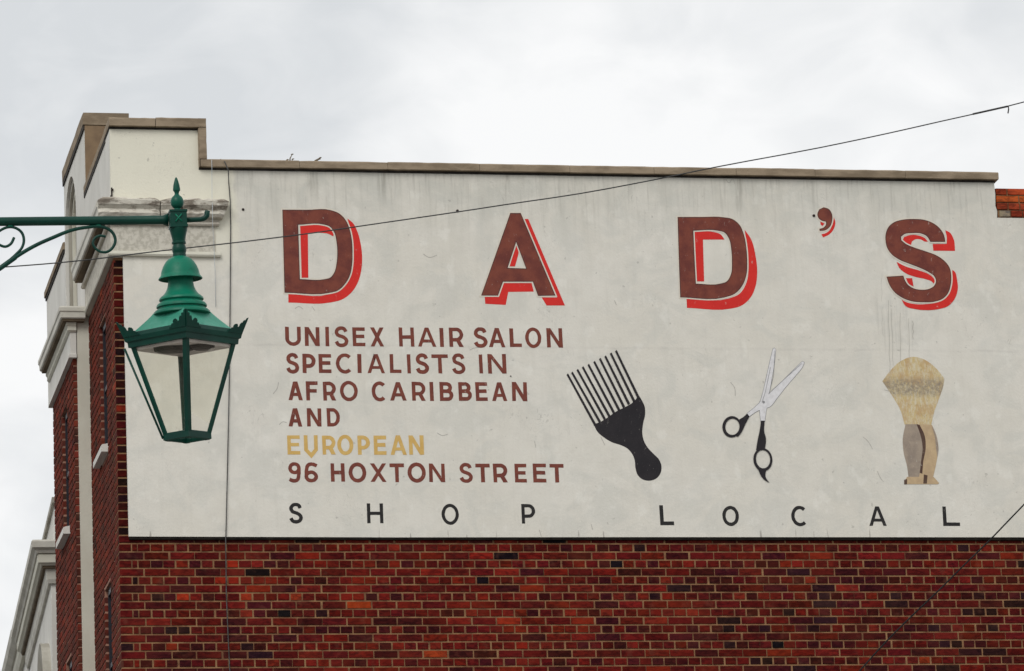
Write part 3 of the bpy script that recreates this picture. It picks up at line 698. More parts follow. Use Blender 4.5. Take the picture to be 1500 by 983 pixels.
# ---- street front, near bay
wz = (11.585, 12.82); wlow = (8.9, 10.33); wy = (.705, 1.25)
b = MB()
for y0, y1, zs in ((.332, wy[0], [(9.05, 13.14)]), (wy[0], wy[1], [(wlow[1], wz[0] - .07), (wz[1], 13.14)]), (wy[1], Ybay - .001, [(9.05, 13.14)])):
    for z0, z1 in zs: b.box(.007, .3, y0, y1, z0, z1)
b.box(.007, .33, .0075, .3315, 9.052, 13.14) if False else None
fw = b.build('street_front_wall', M_mortar_f, BLD)
b = MB(); b.box(.012, .3, .332, 6.0, 0, 9.049); b.box(XB + .012, .011, 2.13, Yc1, 0, 9.049); b.build('lower_wall', M_lower, BLD)
B = Bricks(); NX = Vector((1, 0, 0))
brick_field(B, Vector((0, 0, 0)), TY, NX, Ybay, 9.2, 13.14, [(*wy, wz[0] - .07, wz[1]), (*wy, wlow[0], wlow[1])], .05, flip=True)
# jambs facing the camera
for k, z in courses(9.2, 12.80):
    if z > wz[0] or z < wlow[1] - .02: B.add(.05, .0625, .02, Vector((.027, wy[1] - .001, z)), TX, TY, brick_tint(U(0, 3), z, -.05))
B.build('brick_courses', M_brick_f, fw)
def window(Xf, y0, y1, z0, z1, rev=.034):
    """sash window set back in the street front"""
    b = MB(); x = Xf + rev
    b.box(x, x + .05, y0, y0 + .05, z0, z1); b.box(x, x + .05, y1 - .05, y1, z0, z1); b.box(x, x + .05, y0 + .05, y1 - .05, z1 - .06, z1); b.box(x, x + .05, y0 + .05, y1 - .05, z0, z0 + .06)
    b.box(x + .004, x + .05, y0 + .05, y1 - .05, (z0 + z1) / 2 - .02, (z0 + z1) / 2 + .02)
    wn = b.build('window', M_frame, BLD)
    g_ = MB(); g_.box(x + .025, x + .035, y0 + .05, y1 - .05, z0 + .06, z1 - .06); g_.build('pane', M_wglass, wn)
    return wn
def sill(wn, Xf, y0, y1, z):
    b = MB(); b.loft([[Vector((Xf + .05, y, z - .075)), Vector((Xf - .062, y, z - .075)), Vector((Xf - .062, y, z - .018)), Vector((Xf - .05, y, z - .008)), Vector((Xf + .05, y, z + .012))] for y in (y0, (y0 + y1) / 2, y1)])
    b.build('sill', M_white, wn)
w1 = window(0, wy[0], wy[1], *wz); sill(w1, 0, .70, 1.39, wz[0]); window(0, wy[0], wy[1], *wlow)

# ---- projecting centre bay
cy = (2.70, 3.24); cz = (11.25, 12.46); czl = (8.9, 10.03)
b = MB()
for y0, y1, zs in ((2.13, cy[0], [(9.05, 13.2)]), (cy[0], cy[1], [(czl[1], cz[0] - .07), (cz[1], 13.2)]), (cy[1], Yc1, [(9.05, 13.2)])):
    for z0, z1 in zs: b.box(XB + .007, .3, y0, y1, z0, z1)
cw = b.build('centre_bay_wall', M_mortar_f, BLD)
B = Bricks()
brick_field(B, Vector((XB, 2.122, 0)), TY, NX, Yc1 - 2.122, 9.2, 12.74, [(cy[0] - 2.122, cy[1] - 2.122, cz[0] - .07, cz[1]), (cy[0] - 2.122, cy[1] - 2.122, *czl)], .05, flip=True)
for k, z in courses(9.2, 12.74): B.add(.045, .0625, .02, Vector((XB + .0225, 2.121, z)), TX, TY, brick_tint(U(0, 3), z, -.02), .0008)
for k, z in courses(9.2, 12.44):
    if z > cz[0] or z < czl[1] - .02: B.add(.05, .0625, .02, Vector((XB + .027, cy[1] - .001, z)), TX, TY, brick_tint(U(0, 3), z, -.05))
B.build('brick_courses', M_brick_f, cw)
w2 = window(XB, *cy, *cz); sill(w2, XB, 2.66, 3.36, cz[0]); window(XB, *cy, *czl)
b = MB(); b.loft([[Vector((x, y, z)) for x, y in ((-.113, 2.085), (.004, 2.088), (.004, 2.129), (-.113, 2.129))] for z in (9.0, 10.2, 11.3, 12.3, 13.18)]); b.build('rendered_strip', M_cream, BLD)
# far bay beyond the centre
b = MB(); b.box(.0, .3, Yc1 + .001, 5.40, 9.05, 13.2); b.build('far_bay_wall', M_lower, BLD)
b = MB(); b.box(.0, .3, 4.08, 5.92, 13.201, 14.352); b.box(.03, .3, 4.081, 5.91, 14.3525, 14.37); b.build('far_parapet', M_white, BLD)
stone(-.022, .34, 4.08, 5.96, 14.372, 14.448, along='y', n=8)

# ---- swept mouldings
def sweep(prof, path, name, mat, parent, cap_in=None):
    """prof: [(offset, z)], path: list of (x, y) with outward side on the right-hand; mitred"""
    n = len(path); B = MB(); rings = []
    for i in range(n):
        p = Vector(path[i]); d1 = (Vector(path[i]) - Vector(path[i - 1])).normalized() if i else None; d2 = (Vector(path[i + 1]) - Vector(path[i])).normalized() if i < n - 1 else None
        d1 = d1 or d2; d2 = d2 or d1
        n1 = Vector((-d1.y, d1.x)); n2 = Vector((-d2.y, d2.x)); mm = (n1 + n2); mm = mm / max(.3, mm.dot(n1))
        sk = cap_in(i) if cap_in else 0
        rings.append([Vector((p.x + mm.x * o, p.y + mm.y * o, z)) + Vector((d1.x, d1.y, 0)) * (sk * (1 - o * 4) if sk else 0) for o, z in prof])
    B.loft(rings); return B.build(name, mat, parent)
def lin(a, c, n): return [(a[0] + (c[0] - a[0]) * i / n, a[1] + (c[1] - a[1]) * i / n) for i in range(n + 1)]
# path runs from the gable end round the corner and back along the street; outward = (-dy, dx) of direction -> reversed order
def corner_path(xe, ye, x=-.012, y=YP): return [(x, ye), (x, 1.0), (x, y), (x + (xe - x) * .35, y), (x + (xe - x) * .7, y), (xe, y)]
def rev(prof): return [(-o, z) for o, z in prof]
top_prof = [(-.02, 13.5265), (.108, 13.5265), (.118, 13.535), (.122, 13.60), (.132, 13.615), (.134, 13.655), (.122, 13.675), (-.02, 13.69)]
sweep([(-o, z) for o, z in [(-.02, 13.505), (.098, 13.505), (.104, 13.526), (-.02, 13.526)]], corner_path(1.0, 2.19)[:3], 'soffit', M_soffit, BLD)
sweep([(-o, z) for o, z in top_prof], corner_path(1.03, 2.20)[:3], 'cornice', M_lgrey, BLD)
# decayed return of the cornice on the gable: lumpy stones
for a, c, dz in ((-.138, .42, 0), (.43, .62, .004), (.63, 1.05, .002)):
    B = MB(); rings = []; n = max(3, int((c - a) / .045))
    for i in range(n + 1):
        x = a + (c - a) * i / n; e = .02 if i in (0, n) else 0; j = lambda: U(-.0042, .0042)
        zt = 13.675 + U(-.008, .006) - e * .5; sl_ = .055 if (c > 1 and i >= n - 1) else 0
        rings.append([Vector((x - sl_, YP + .0006, 13.50 + dz)), Vector((x - sl_, YP - .085 + j() + e, 13.505 + dz + j() * .4)), Vector((x - sl_ * .8, YP - .105 + j() + e, 13.535 + j())), Vector((x - sl_ * .3, YP - .085 + j() + e, 13.575 + j())), Vector((x - sl_ * .2, YP - .122 + j() + e, 13.61 + j())), Vector((x, YP - .127 + j() + e, 13.65 + j())), Vector((x, YP - .10 + e, zt)), Vector((x, YP + .0006, zt + .012))])
    B.loft(rings); B.build('cornice_stone', M_decay, BLD)
bed = [(-.02, 13.44), (.036, 13.44), (.046, 13.452), (.046, 13.468), (.02, 13.475), (.02, 13.519), (-.02, 13.519)]
sweep(rev(bed), corner_path(.965, 2.17), 'bed_mould', M_decay, BLD)
fz = [(-.02, 13.20), (.012, 13.20), (.012, 13.439), (-.02, 13.439)]
sweep(rev(fz), corner_path(.925, 2.13), 'frieze', M_frieze, BLD)
lp_ = [(-.02, 13.145), (.03, 13.15), (.038, 13.165), (.030, 13.19), (.014, 13.199), (-.02, 13.199)]
sweep(rev(lp_), corner_path(.972, 2.13), 'architrave', M_cream, BLD)
b = MB(); b.box(.022, .3, .335, 2.13, 13.141, 14.37); b.box(.0125, .0215, .335, 2.13, 13.141, 14.352); b.box(-.012, .0115, .0075, 2.13, 13.62, 14.352); b.build('parapet_front', M_white, BLD)

# ---- raised centre block with arched niche
yb0, yb1 = 2.15, 4.06; zt0, zt1 = 13.2, 15.06
ya, yz = 3.0, 4.01; cyy = (ya + yz) / 2; ra = (yz - ya) / 2; zsp = 14.43
B = MB()
def face_strip(x): pass
arcp = [(cyy - ra * math.cos(math.pi * i / 14), zsp + ra * 1.0 * math.sin(math.pi * i / 14)) for i in range(15)]
inner = [(ya, zt0)] + [(ya, zt0 + .6), (ya, zsp)] + arcp[1:-1] + [(yz, zsp), (yz, zt0 + .6), (yz, zt0)]
loop = [(yb0, zt0)] + inner + [(yb1, zt0), (yb1, zt1 - .018), (yb0, zt1 - .018)]
V3 = [Vector((0, y, z)) for y, z in loop]; n = len(V3)
B.v = V3 + [Vector((.12, v.y, v.z)) for v in V3]
for t in tessellate_polygon([V3]): B.f.append(tuple(t))
for i in range(n): B.f.append((i, (i + 1) % n, (i + 1) % n + n, i + n))
B.mi = [0] * len(B.f); B.sm = [False] * len(B.f)
B.build('arched_gable', M_white, BLD)
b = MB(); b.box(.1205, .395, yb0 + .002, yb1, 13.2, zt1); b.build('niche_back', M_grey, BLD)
b = MB(); b.box(.004, .392, yb0 - .012, yb0 - .0005, 14.30, zt1 - .002); b.build('gable_cheek', M_brownr, BLD)
# moulded arch ring inside the niche
for k, (d, x0) in enumerate(((.06, .03), (.12, .06), (.18, .09))):
    r0, r1 = ra - d + .05, ra - d - .0
    a_ = [(ya + d - .05, zt0), (ya + d - .05, zsp)] + [(cyy - r0 * math.cos(math.pi * i / 14), zsp + r0 * math.sin(math.pi * i / 14)) for i in range(1, 14)] + [(yz - d + .05, zsp), (yz - d + .05, zt0)]
    c_ = [(ya + d, zt0), (ya + d, zsp)] + [(cyy - r1 * math.cos(math.pi * i / 14), zsp + r1 * math.sin(math.pi * i / 14)) for i in range(1, 14)] + [(yz - d, zsp), (yz - d, zt0)]
    B = MB(); B.loft([[Vector((x0, *a_[i])), Vector((x0, *c_[i])), Vector((.1195, *c_[i])), Vector((.1195, *a_[i]))] for i in range(len(a_))]); B.build('arch_mould', (M_grey, M_cream, M_grey)[k], BLD)
stone(-.016, .43, yb0 - .02, yb1 + .01, zt1 + .002, 15.185, along='y', n=8)

# ---- centre bay cornice
cpath = [(XB, Yc1 + .02), (XB, 3.0), (XB, 2.118), (.0, 2.118)]
cp = [(-.02, 13.106), (.112, 13.106), (.122, 13.115), (.126, 13.165), (.136, 13.175), (.137, 13.208), (.12, 13.225), (-.02, 13.24)]
sweep(rev([(-.02, 13.085), (.10, 13.085), (.106, 13.1055), (-.02, 13.1055)]), [(XB, Yc1 + .01), (XB, 3.0), (XB, 2.112), (-.05, 2.112)], 'soffit', M_soffit, BLD)
sweep(rev(cp), [(XB, Yc1 + .02), (XB, 3.0), (XB, 2.112), (-.04, 2.112)], 'cornice', M_lgrey, BLD)
cp = [(-.02, 12.995), (.035, 12.995), (.05, 13.01), (.05, 13.045), (.062, 13.06), (.062, 13.084), (-.02, 13.084)]
sweep(rev(cp), [(XB, Yc1 + .02), (XB, 3.0), (XB, 2.112), (-.12, 2.112)], 'bed_mould', M_cream, BLD)
cp = [(-.02, 12.745), (.042, 12.745), (.042, 12.775), (.025, 12.785), (.025, 12.994), (-.02, 12.994)]
sweep(rev(cp), [(XB, Yc1 + .02), (XB, 3.0), (XB, 2.112), (-.12, 2.112)], 'frieze', M_white, BLD)
# roof and hidden shell
b = MB(); b.box(.301, 11.5, .331, 6.0, 13.3, 13.4); b.build('flat_roof', M_lead, BLD)
b = MB(); b.box(.3, 11.5, 5.8, 6.0, 0, 13.29); b.box(11.2, 11.5, .331, 5.79, 0, 13.29); b.build('rear_wall', M_lower, BLD)
# small rusty bracket on the corner
c = onM(163.5, 283, YP); b = MB()
for i, (dx, dz, ww, hh) in enumerate(((0, 0, .012, .10), (.006, .03, .020, .018), (-.004, -.03, .018, .014))): b.box(c.x + dx - ww / 2, c.x + dx + ww / 2, YP - .012 - i * .001, YP + .001, c.z + dz - hh / 2, c.z + dz + hh / 2)
b.build('corner_iron', M_hole, BLD)

# ------------------------------------------------------------------ bare brick parapet of the wall next along
PW = thing('brick_parapet', (8.36, 0, 13.636), 'low bare orange-red brick parapet at the right end of the long coping', 'parapet wall')
b = MB(); b.box(8.352, 11.4, .0075, .30, 13.637, 13.925); core = b.build('core', M_mortar, PW)
for k in range(4):
    z = 13.637 + .038 + k * .0725; u = 8.353 + (.02 if k == 0 else 0)
    seq = [.105] * 30 if k in (0, 1) else [.216] * 14
    if k == 3: seq = [.105, .216, .105] * 6
    for i, wv in enumerate(seq):
        if u > 9.3: break
        me = bpy.data.meshes.new('parapet_brick'); me.from_pydata(brick_verts(wv, .062, .05, .003), [], BF); me.materials.append(M_brick_o)
        o = link('brick', me, PW, Vector((u + wv / 2, -.032 + U(-.004, .004), z)))
        v = [(.30, .045, .02), (.36, .06, .025), (.42, .085, .022), (.33, .05, .02)][k]; g_ = U(.75, 1.15)
        if k == 0 and i in (0, 3): v = (.30, .24, .17)
        o.color = (v[0] * g_, v[1] * g_, v[2] * g_, 1); u += wv + .011
        if u > 9.25: pass
b = MB(); b.box(8.36, 9.3, -.018, .0074, 13.638, 13.925); b.build('mortar_bed', M_mortar, PW)

# ------------------------------------------------------------------ neighbouring white buildings down the street
def facade(name, org, ang, y1, ztop, label, profs, parh, wall=None, hood=None):
    T = thing(name, (org[0], org[1], 0), label, 'building')
    a = math.radians(ang)
    def W(x, y): return (org[0] + x * math.cos(a) + y * math.sin(a), org[1] - x * math.sin(a) + y * math.cos(a))
    Mx = Matrix.Translation((org[0], org[1], 0)) @ Matrix.Rotation(-a, 4, 'Z')
    b = MB(); b.box(0, 6, 0, y1, 0, ztop - .05, M=Mx); b.build('wall', M_white, T)
    b = MB(); b.box(.05, .35, .002, y1 - .01, ztop - .04, ztop + parh, M=Mx); b.build('parapet', M_white, T)
    b = MB(); b.box(.02, .38, -.02, y1 - .01, ztop + parh + .002, ztop + parh + .06, M=Mx); b.build('coping', M_grey, T)
    for nm, pr, mt in profs: sweep([(-o, z + ztop) for o, z in pr], [W(0, y1), W(0, y1 * .5), W(0, 0), W(.5, 0)], nm, mt, T)
    if hood:
        for (yy, zz, ww) in hood:
            rings = []
            for i in range(13):
                t = math.pi * i / 12; c0 = (yy - ww * math.cos(t), zz + ww * .9 * math.sin(t)); c1 = (yy - (ww - .12) * math.cos(t), zz + (ww - .12) * .9 * math.sin(t))
                rings.append([Mx @ Vector((-.09, *c0)), Mx @ Vector((-.05, *c1)), Mx @ Vector((.01, *c1)), Mx @ Vector((.01, *c0))])
            b = MB(); b.loft(rings); b.build('window_hood', M_grey, T)
    return T
prof_n = [('cornice', [(-.02, -.13), (.15, -.13), (.165, -.10), (.20, -.08), (.205, -.02), (.19, 0), (-.02, .02)], M_lgrey),
          ('bed_mould', [(-.02, -.25), (.10, -.25), (.115, -.235), (.135, -.225), (.14, -.15), (.12, -.131), (-.02, -.131)], M_cream),
          ('soffit_band', [(-.02, -.42), (.03, -.42), (.045, -.38), (.05, -.30), (.06, -.251), (-.02, -.251)], M_lgrey), ('soffit', [(-.02, -.275), (.085, -.275), (.09, -.2505), (.062, -.2505), (-.02, -.2505)], M_soffit)]
facade('white_building', (0.01, 6.03), 2.7, 4.6, 11.81, 'white rendered building with moulded cornice, just left of the brick corner block', prof_n, .42, hood=[(.80, 10.38, .6), (2.6, 10.38, .6)])
prof_2 = [('cornice', [(-.02, -.10), (.10, -.10), (.16, -.06), (.18, 0), (-.02, .02)], M_lgrey), ('bed_mould', [(-.02, -.26), (.05, -.26), (.08, -.2), (.08, -.101), (-.02, -.101)], M_cream)]
facade('pale_building', (.20, 10.66), 2.7, 7, 11.80, 'pale stucco building farthest down the street at the lower left edge', prof_2, .02)

# ------------------------------------------------------------------ street lantern on a scrolled bracket
LD = 17.3
v0 = ray(267.9, 490); P0 = CAM + v0.normalized() * LD
SC = F / (P0 - CAM).dot(CF)                 # photo pixels per metre at the lamp
hr = Vector((math.cos(YAW), -math.sin(YAW), 0)); ha = Vector((math.sin(YAW), math.cos(YAW), 0))
az = math.atan2((P0 - CAM).x, (P0 - CAM).y); ha = Vector((math.sin(az), math.cos(az), 0)); hr = Vector((math.cos(az), -math.sin(az), 0))
AX = (Vector((0, 0, 1)) - hr * .019 - ha * .094).normalized()
LX = (hr - AX * hr.dot(AX)).normalized(); LY = AX.cross(LX)
CE = math.sqrt(1 - v0.normalized().dot(AX) ** 2)
def lz(y): return (490 - y) / (SC * CE)
psi = math.radians(6.5); arm_d = (hr * math.cos(psi) + ha * math.sin(psi)); arm_n = Vector((-arm_d.y, arm_d.x, 0))
colx = on_plane(-118, 330, P0, arm_n)
LAMP = thing('street_lamp', (colx.x, colx.y, 0), 'dark green square lantern hanging from a scrolled iron bracket in front of the gable', 'street lamp')
def LP(x, y, z): return P0 + LX * x + LY * y + AX * z
def lathe(name, prof, mat, parent=LAMP, seg=28, cap=True):
    B = MB(); B.loft([[LP(r_ / SC * math.cos(2 * math.pi * i / seg), r_ / SC * math.sin(2 * math.pi * i / seg), lz(y)) for i in range(seg)] for r_, y in prof], smooth=True, caps=cap)
    o = B.build(name, mat, parent)
    md = o.modifiers.new('edges', 'EDGE_SPLIT'); md.split_angle = math.radians(38); return o
TH = math.radians(3)
def sq(hd, z, th=TH):      # corners of a square, first towards the camera, given half diagonal in metres
    return [LP(hd * math.cos(th - math.pi / 2 + i * math.pi / 2), hd * math.sin(th - math.pi / 2 + i * math.pi / 2), z) for i in range(4)]
def rings_sq(name, prof, mat, parent=LAMP, caps=True):
    B = MB(); B.loft([sq(r_ / SC, z) for r_, z in prof], caps=caps); return B.build(name, mat, parent)
lathe('finial', [(.3, 258), (1.8, 260), (3, 264), (4.6, 270), (5.4, 276), (5.4, 278), (3.6, 280), (3.0, 283), (4.2, 285), (7.5, 288), (9.4, 292), (9.8, 295), (9.3, 299), (7, 302.5), (4.8, 304.5), (5.5, 306), (7.5, 308.5)], G_mid)
def yb(y): return lz(y)
B = MB()
h_ = 13.2 / SC
for z0, z1, k in ((308, 311, 1.0), (311.2, 329.8, .93), (330, 333.5, 1.0)):
    q = [(-1, -1), (1, -1), (1, 1), (-1, 1)]
    B.loft([[LP((a * math.cos(.1) - c * math.sin(.1)) * h_ * k, (a * math.sin(.1) + c * math.cos(.1)) * h_ * k, lz(y)) for a, c in q] for y in (z1, z0)])
hub = B.build('hub', G_dark, LAMP)
B = MB()
for s_ in (-1, 1):     # crossed relief bars on the hub face
    dx = 4.6 / SC * s_; dy = -h_ * .93
    p = [LP(-dx - .1 * dy * 0, dy - .001 - dx * .1 * 0, lz(326)), LP(dx, dy - .001, lz(315))]
    p = [LP(x * math.cos(.1) - dy * math.sin(.1), x * math.sin(.1) + (dy - .001 * (2 + s_)) * math.cos(.1), lz(y)) for x, y in ((-dx, 326), (dx, 315))]
    B.tube(p, .0028, 6)
B.build('relief_cross', G_main, hub)
lathe('stem', [(10, 333), (13.4, 334), (13, 337), (11.2, 343), (9.8, 350), (9.4, 353), (10.4, 354), (10.4, 356.5), (8.8, 357.5), (9, 359), (10.2, 362), (10.6, 366), (9.8, 369.5), (9.4, 371), (10, 372.5), (10, 377)], G_dark)
lathe('cowl', [(9.2, 375), (12, 376.5), (17, 379.5), (21.5, 384), (25, 390), (27.3, 396), (28.4, 401), (29.2, 404), (32, 407), (32.6, 408.6), (31.6, 409.2), (30.6, 406), (27, 400), (18, 397)], G_main)
lathe('neck', [(18, 396), (18.6, 414), (19.6, 420), (22, 426), (25.5, 431), (30.5, 435.2), (32.4, 437), (33, 439.5), (31, 441), (30.5, 442), (35, 445), (37, 447.5), (37.2, 450), (34.6, 451.2), (34.6, 452.2), (39, 455), (41.5, 457.5), (41.8, 460), (38, 461.5), (20, 462)], G_main)
# square roof, slightly concave
eave_z = lz(493.5); top_z = lz(456)
rp = []
for i in range(7):
    t = i / 6; hd = 40 + (78 - 40) * (t ** 1.12); rp.append((hd, top_z + (eave_z + .012 - top_z) * t))
rings_sq('roof', rp, G_pale, caps=False)
rings_sq('roof_rim', [(78, eave_z + .022), (85, eave_z + .018), (87, eave_z + .004), (85, eave_z - .012), (81.5, eave_z - .016), (80.5, eave_z - .034), (76, eave_z - .036), (76, eave_z + .012)], G_dark, caps=False)
# crests: stepped leaf plates folded round each corner and leaning outwards
def crest(i):
    a0 = TH - math.pi / 2 + i * math.pi / 2
    C0 = LP(86 / SC * math.cos(a0), 86 / SC * math.sin(a0), eave_z + .004)
    B = MB(); outd = (LX * math.cos(a0) + LY * math.sin(a0))
    ww = [(0, 27.5), (2.6, 26), (3.0, 22), (5.4, 22.6), (6.8, 20.4), (6.2, 17.6), (9.0, 18), (10.4, 15.6), (10.6, 11.6), (13.2, 9.4), (14.4, 12.8), (17, 15.2), (20.4, 14), (21.6, 11), (20.6, 8.4), (23.6, 8), (25, 5.2), (24.6, 3.2), (28, 2.4), (28, 0)]
    for s_ in (-1, 1):
        side = (LX * math.cos(a0 + s_ * 3 * math.pi / 4) + LY * math.sin(a0 + s_ * 3 * math.pi / 4))
        nrm = (LX * math.cos(a0 + s_ * math.pi / 4) + LY * math.sin(a0 + s_ * math.pi / 4))
        pl = [(0, 0)]
        for d, h in ww: pl.append((d, h))
        fr = [C0 + side * (d * 1.12 / SC) + AX * (h / SC * .86) + outd * (h / SC * .38) for d, h in pl]
        fr.append(C0 + side * (27.5 * 1.12 / SC))
        fr = fr[:-1]
        bk = [p + nrm * .004 for p in fr]; n = len(fr); m0 = len(B.v); B.v += fr + bk
        for t in tessellate_polygon([[Vector((d, h, 0)) for d, h in pl]]):
            B.f.append(tuple(m0 + k for k in t)); B.f.append(tuple(m0 + n + k for k in reversed(t)))
        for k in range(n): B.f.append((m0 + k, m0 + (k + 1) % n, m0 + n + (k + 1) % n, m0 + n + k))
    B.mi = [0] * len(B.f); B.sm = [False] * len(B.f); return B.build('crest', G_dark, LAMP)
for i in range(4): crest(i)
# tapering glazed body
zb1 = lz(506); zb0 = lz(641); hd1, hd0 = 77.0, 33.5
def bd(t): return (hd1 + (hd0 - hd1) * t) / SC, zb1 + (zb0 - zb1) * t
rings_sq('base_frame', [(hd0 - 4.5, zb0 + .004), (hd0 - 1, zb0 + .020), (hd0 + 1.6, zb0 + .018), (hd0 + 1.8, zb0 - .006), (hd0 - .5, zb0 - .009), (hd0 - 4, zb0 - .007), (hd0 - 4.5, zb0 + .004)], G_dark, caps=False)
for i in range(4):
    a0 = TH - math.pi / 2 + i * math.pi / 2; rings = []
    o_ = (LX * math.cos(a0) + LY * math.sin(a0)); s1 = (LX * math.cos(a0 + 3 * math.pi / 4) + LY * math.sin(a0 + 3 * math.pi / 4)); s2 = (LX * math.cos(a0 - 3 * math.pi / 4) + LY * math.sin(a0 - 3 * math.pi / 4))
    for t in (-.03, .25, .5, .75, 1.03):
        hd, z = bd(t); c = P0 + o_ * hd + AX * z; w_ = .0175; d_ = .006
        rings.append([c, c + s1 * w_, c + s1 * w_ - o_ * d_ * .8, c - o_ * d_ * 1.5, c + s2 * w_ - o_ * d_ * .8, c + s2 * w_])
    B = MB(); B.loft(rings); B.build('corner_bar', G_dark, LAMP)
for i in range(4):
    a0 = TH - math.pi / 2 + i * math.pi / 2; a1 = a0 + math.pi / 2; B = MB()
    t0, tb = .02, .995; (ha_, za), (hb_, zb_) = bd(t0), bd(tb)
    pts = [(0, 0), (1, 0), (1, 1), (0, 1)] if i != 1 else [(0, 0), (1, 0), (1, .70), (.42, 1.0), (0, 1)]
    if i == 1: pts = [(0, 0), (1, 0), (1, .62), (0, .88)]
    fr = []
    for s_, t in pts:
        hd, z = bd(t0 + (tb - t0) * t); hd -= .0045
        A_ = P0 + (LX * math.cos(a0) + LY * math.sin(a0)) * hd + AX * z; B2 = P0 + (LX * math.cos(a1) + LY * math.sin(a1)) * hd + AX * z; fr.append(A_.lerp(B2, s_))
    nn = (LX * math.cos((a0 + a1) / 2) + LY * math.sin((a0 + a1) / 2)) * -.003
    B.loft([fr, [p + nn for p in fr]]); B.build('pane', M_glass, LAMP)
B = MB(); a3 = TH - math.pi / 2 + 3 * math.pi / 2; o3 = LX * math.cos(a3) + LY * math.sin(a3)
B.tube([P0 + o3 * ((hd1 + 9) / SC) + AX * lz(508), P0 + o3 * ((hd0 + 2) / SC) + AX * lz(641)], .0042, 6); B.build('hinge_rod', G_dark, LAMP)
# reflector and lamp gear under the roof
rings_sq('reflector', [(58, lz(506)), (66, lz(507)), (70.6, lz(511.5)), (71.6, lz(511.5)), (73.2, lz(503)), (60, lz(502))], M_refl, caps=True)
B = MB()
for (x0, x1, y0, y1, z0, z1) in ((-.09, .03, -.05, .05, .484, .492),): pass
for (cx_, cy_, rx, ry, hz) in ((-.035, .02, .075, .035, .014), (.07, .0, .045, .03, .012)):
    B.loft([[LP(cx_ + rx * k * math.cos(a * math.pi / 6), cy_ + ry * k * math.sin(a * math.pi / 6), lz(507) - dz_) for a in range(12)] for dz_, k in ((0, 1), (hz, .95), (hz + .006, .6))])
B.build('lamp_gear', M_gear, LAMP)
B = MB(); B.loft([[LP(.10 + .016 * k * math.cos(a * math.pi / 6), -.0 + .016 * k * math.sin(a * math.pi / 6), lz(507) - dz_) for a in range(12)] for dz_, k in ((0, .5), (.006, .7), (.014, .8), (.020, .6), (.024, .2))], smooth=True); B.build('bulb', M_refl, LAMP)
# arm
def AP(x, y): return on_plane(x, y, P0, arm_n)
B = MB(); B.tube([AP(-118, 325.4), AP(0, 324.7), AP(120, 323.5), AP(238, 322.3), AP(246, 322.2)], [.0166, .0166, .0166, .0166, .0245], 16); B.build('arm', G_dark, LAMP)
B = MB(); B.tube([AP(270, 322.5), AP(283, 322), AP(293, 321.5), AP(299, 320), AP(303, 316), AP(303.5, 311), AP(300, 309.5)], [.0105, .0092, .0092, .0098, .0105, .012, .006], 10); B.build('arm_end_hook', G_dark, LAMP)
def sp(pts, n=5): return [AP(x, y) for x, y in smooth(pts, n, 170, False)]
B = MB(); pts = [(-118, 515), (-90, 470), (-50, 430), (0, 393), (12, 384.5), (24, 376), (55, 358), (80, 347), (96, 340.3), (113, 335.3), (128, 333), (144, 331.6), (157, 334.7), (165, 341), (169, 352), (165, 362.7), (157, 368.9), (148, 369), (140, 364), (136, 356), (139, 349), (147, 345.4), (155, 346.7)]
s_ = sp(pts); B.tube(s_, [.0095 if i < 25 else max(.0048, .0075 - (i - 25) * .00004) for i in range(len(s_))], 8); B.build('scroll', G_dark, LAMP)
B = MB(); pts = [(0, 395), (12, 383), (24, 372), (32, 363), (35, 352), (32, 341), (24, 334.5), (14, 332.6), (4, 335.5), (-6, 344), (-8, 353), (-1, 358.5), (8, 361.3), (16, 357), (20.7, 348)]
s_ = sp(pts); B.tube(s_, .0052, 8); B.build('scroll', G_dark, LAMP)
B = MB()
for (x, y) in ((15, 331), (144, 330.5)):
    for dx in (-5, 5): B.tube([AP(x, y - .5), AP(x + dx * .5, y + .6), AP(x + dx, y + 2.4)], [.007, .006, .002], 6)
B.build('leaf_clip', G_main, LAMP)
# column standing just outside the picture
B = MB(); base_ = LAMP.location; topc = AP(-118, 300)
B.loft([[Vector((base_.x + r_ * math.cos(i * math.pi / 8), base_.y + r_ * math.sin(i * math.pi / 8), z)) for i in range(16)] for r_, z in ((.17, .0), (.17, .5), (.12, .62), (.085, .7), (.075, 2.5), (.06, topc.z - .1), (.06, topc.z), (.03, topc.z + .05), (.045, topc.z + .09), (.01, topc.z + .16))], smooth=True)
B.build('column', G_dark, LAMP)

# ------------------------------------------------------------------ cables
def wire(name, pts, r_, mat, label, cat, seg=6):
    B = MB(); B.tube(pts, r_, seg); o = B.build(name, mat); return props(o, label, cat)
WN = Vector((-math.sin(.05), math.cos(.05), 0)); WP = Vector((0, -14, 10))
wp = [(-420, 425), (-150, 404), (-40, 394.5), (12, 390.8), (85, 385), (157, 377.3), (182, 374), (249, 366), (300, 360.4), (350, 354.8), (380, 351.2), (460, 341), (550, 328), (690, 307.5), (739, 300), (850, 283.5), (960, 263), (1045, 245.5), (1200, 216.5), (1300, 195.5), (1380, 177.4), (1476, 155.6), (1560, 133), (1800, 60), (2100, -60)]
W1 = thing('overhead_cable', WP, 'long black overhead cable sloping up to the right across the mural and sky', 'cable')
B = MB(); B.tube([on_plane(x, y, WP, WN) for x, y in smooth(wp, 3, 170, False)], .0037, 6); B.build('cable', M_wire, W1)
B = MB(); B.tube([on_plane(x, y, WP, WN) for x, y in ((1474, 156), (1477, 156), (1477.5, 160), (1476.5, 166))], .0045, 6)
B.tube([on_plane(x, y, WP, WN) for x, y in ((1425, 167.2), (1450, 161.6), (1476, 155.8))], .006, 6); B.build('cable_clip', M_wire, W1)
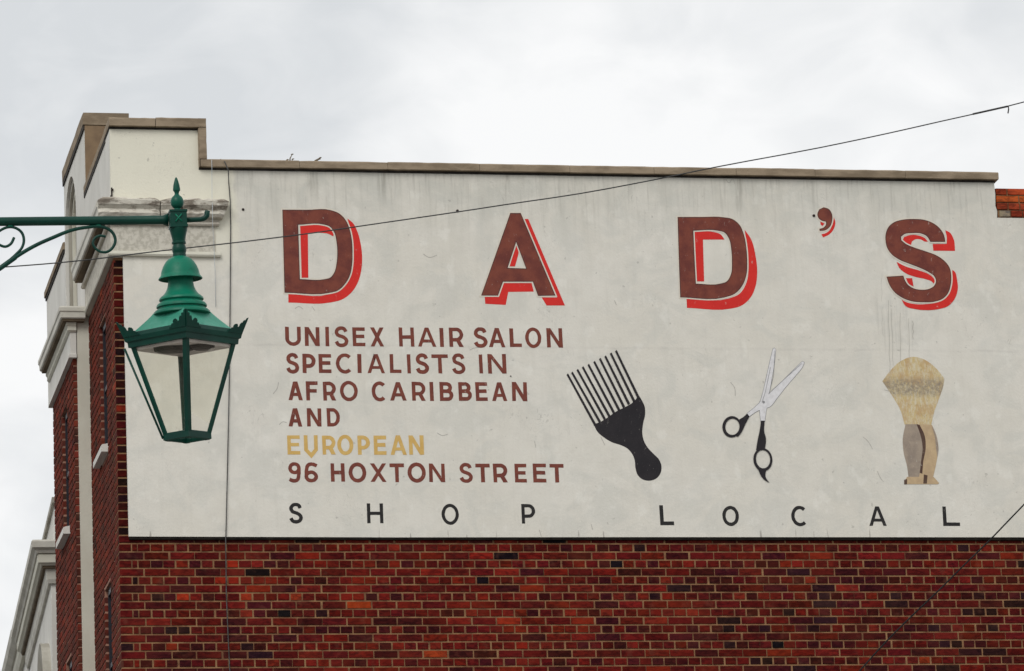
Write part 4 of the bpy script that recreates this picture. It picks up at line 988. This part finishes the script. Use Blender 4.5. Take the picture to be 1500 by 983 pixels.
WP2 = Vector((6, -8, 9))
wire('overhead_cable', [on_plane(x, y, WP2, WN) for x, y in smooth([(1130, 1130), (1200, 1048), (1259, 983), (1296, 942), (1336, 902), (1376, 864), (1413, 827), (1452, 789), (1476, 764), (1501, 738), (1560, 672), (1700, 510)], 3, 170, False)],   .0060, M_black, 'thin black cable cutting diagonally across the brickwork at the lower right corner', 'cable')
cpts = [(323, 233.5, .1), (329, 237, -.09), (333, 246, -.092), (334.5, 250, -.088), (335, 267, -.045), (337.2, 295, -.045), (337.8, 328, -.045), (337.3, 420, -.045), (335.8, 560, -.045), (333.5, 670, -.045), (331, 780, -.045), (330.6, 790, -.035), (331.5, 870, -.012), (334, 930, -.012), (337, 990, -.012), (339, 1010, -.012)]
wire('wall_cable', [onM(x, y, Y) for x, y, Y in cpts], .0048, M_gcable, 'weathered grey cable clipped down the gable, from the coping over the bricks', 'cable')
wire('wall_cable', [onM(x, y, Y) for x, y, Y in [(310.2, 234, -.088), (310.4, 250, -.088), (310.6, 290, -.1), (311, 300, -.175), (311.5, 330, -.17), (313, 352, -.09), (314, 376, -.085), (315, 395, -.05), (316, 450, -.045)]], .0022, M_pale, 'very thin pale blue wire hanging beside the decayed cornice end', 'cable')

# dry weeds on the coping
def weed(px, py, label, pts):
    T = thing('dry_weed', onM(px, py, -.02), label, 'weed')
    B = MB()
    for p in pts: B.tube([onM(x, y, -.02) for x, y in p], [.006] * (len(p) - 1) + [.003], 5)
    B.build('stem', M_twig, T)
    B = MB()
    for p in pts:
        c = onM(*p[-1], -.02); B.tube([c - Vector((.012, 0, .004)), c, c + Vector((.014, .004, .004))], [.002, .007, .002], 6)
    B.build('seed_head', M_twig, T)
weed(424, 239, 'wispy dry weed on the long coping, left of the darker twig', [[(424, 240), (425, 232), (428, 226)], [(424, 240), (421, 234)], [(425, 240), (429, 233)]])
weed(458, 240, 'dark slanting twig lying up from the coping, right of the wispy weed', [[(456, 240), (462, 235), (469, 231)], [(458, 240), (463, 236.5), (468, 233)]])
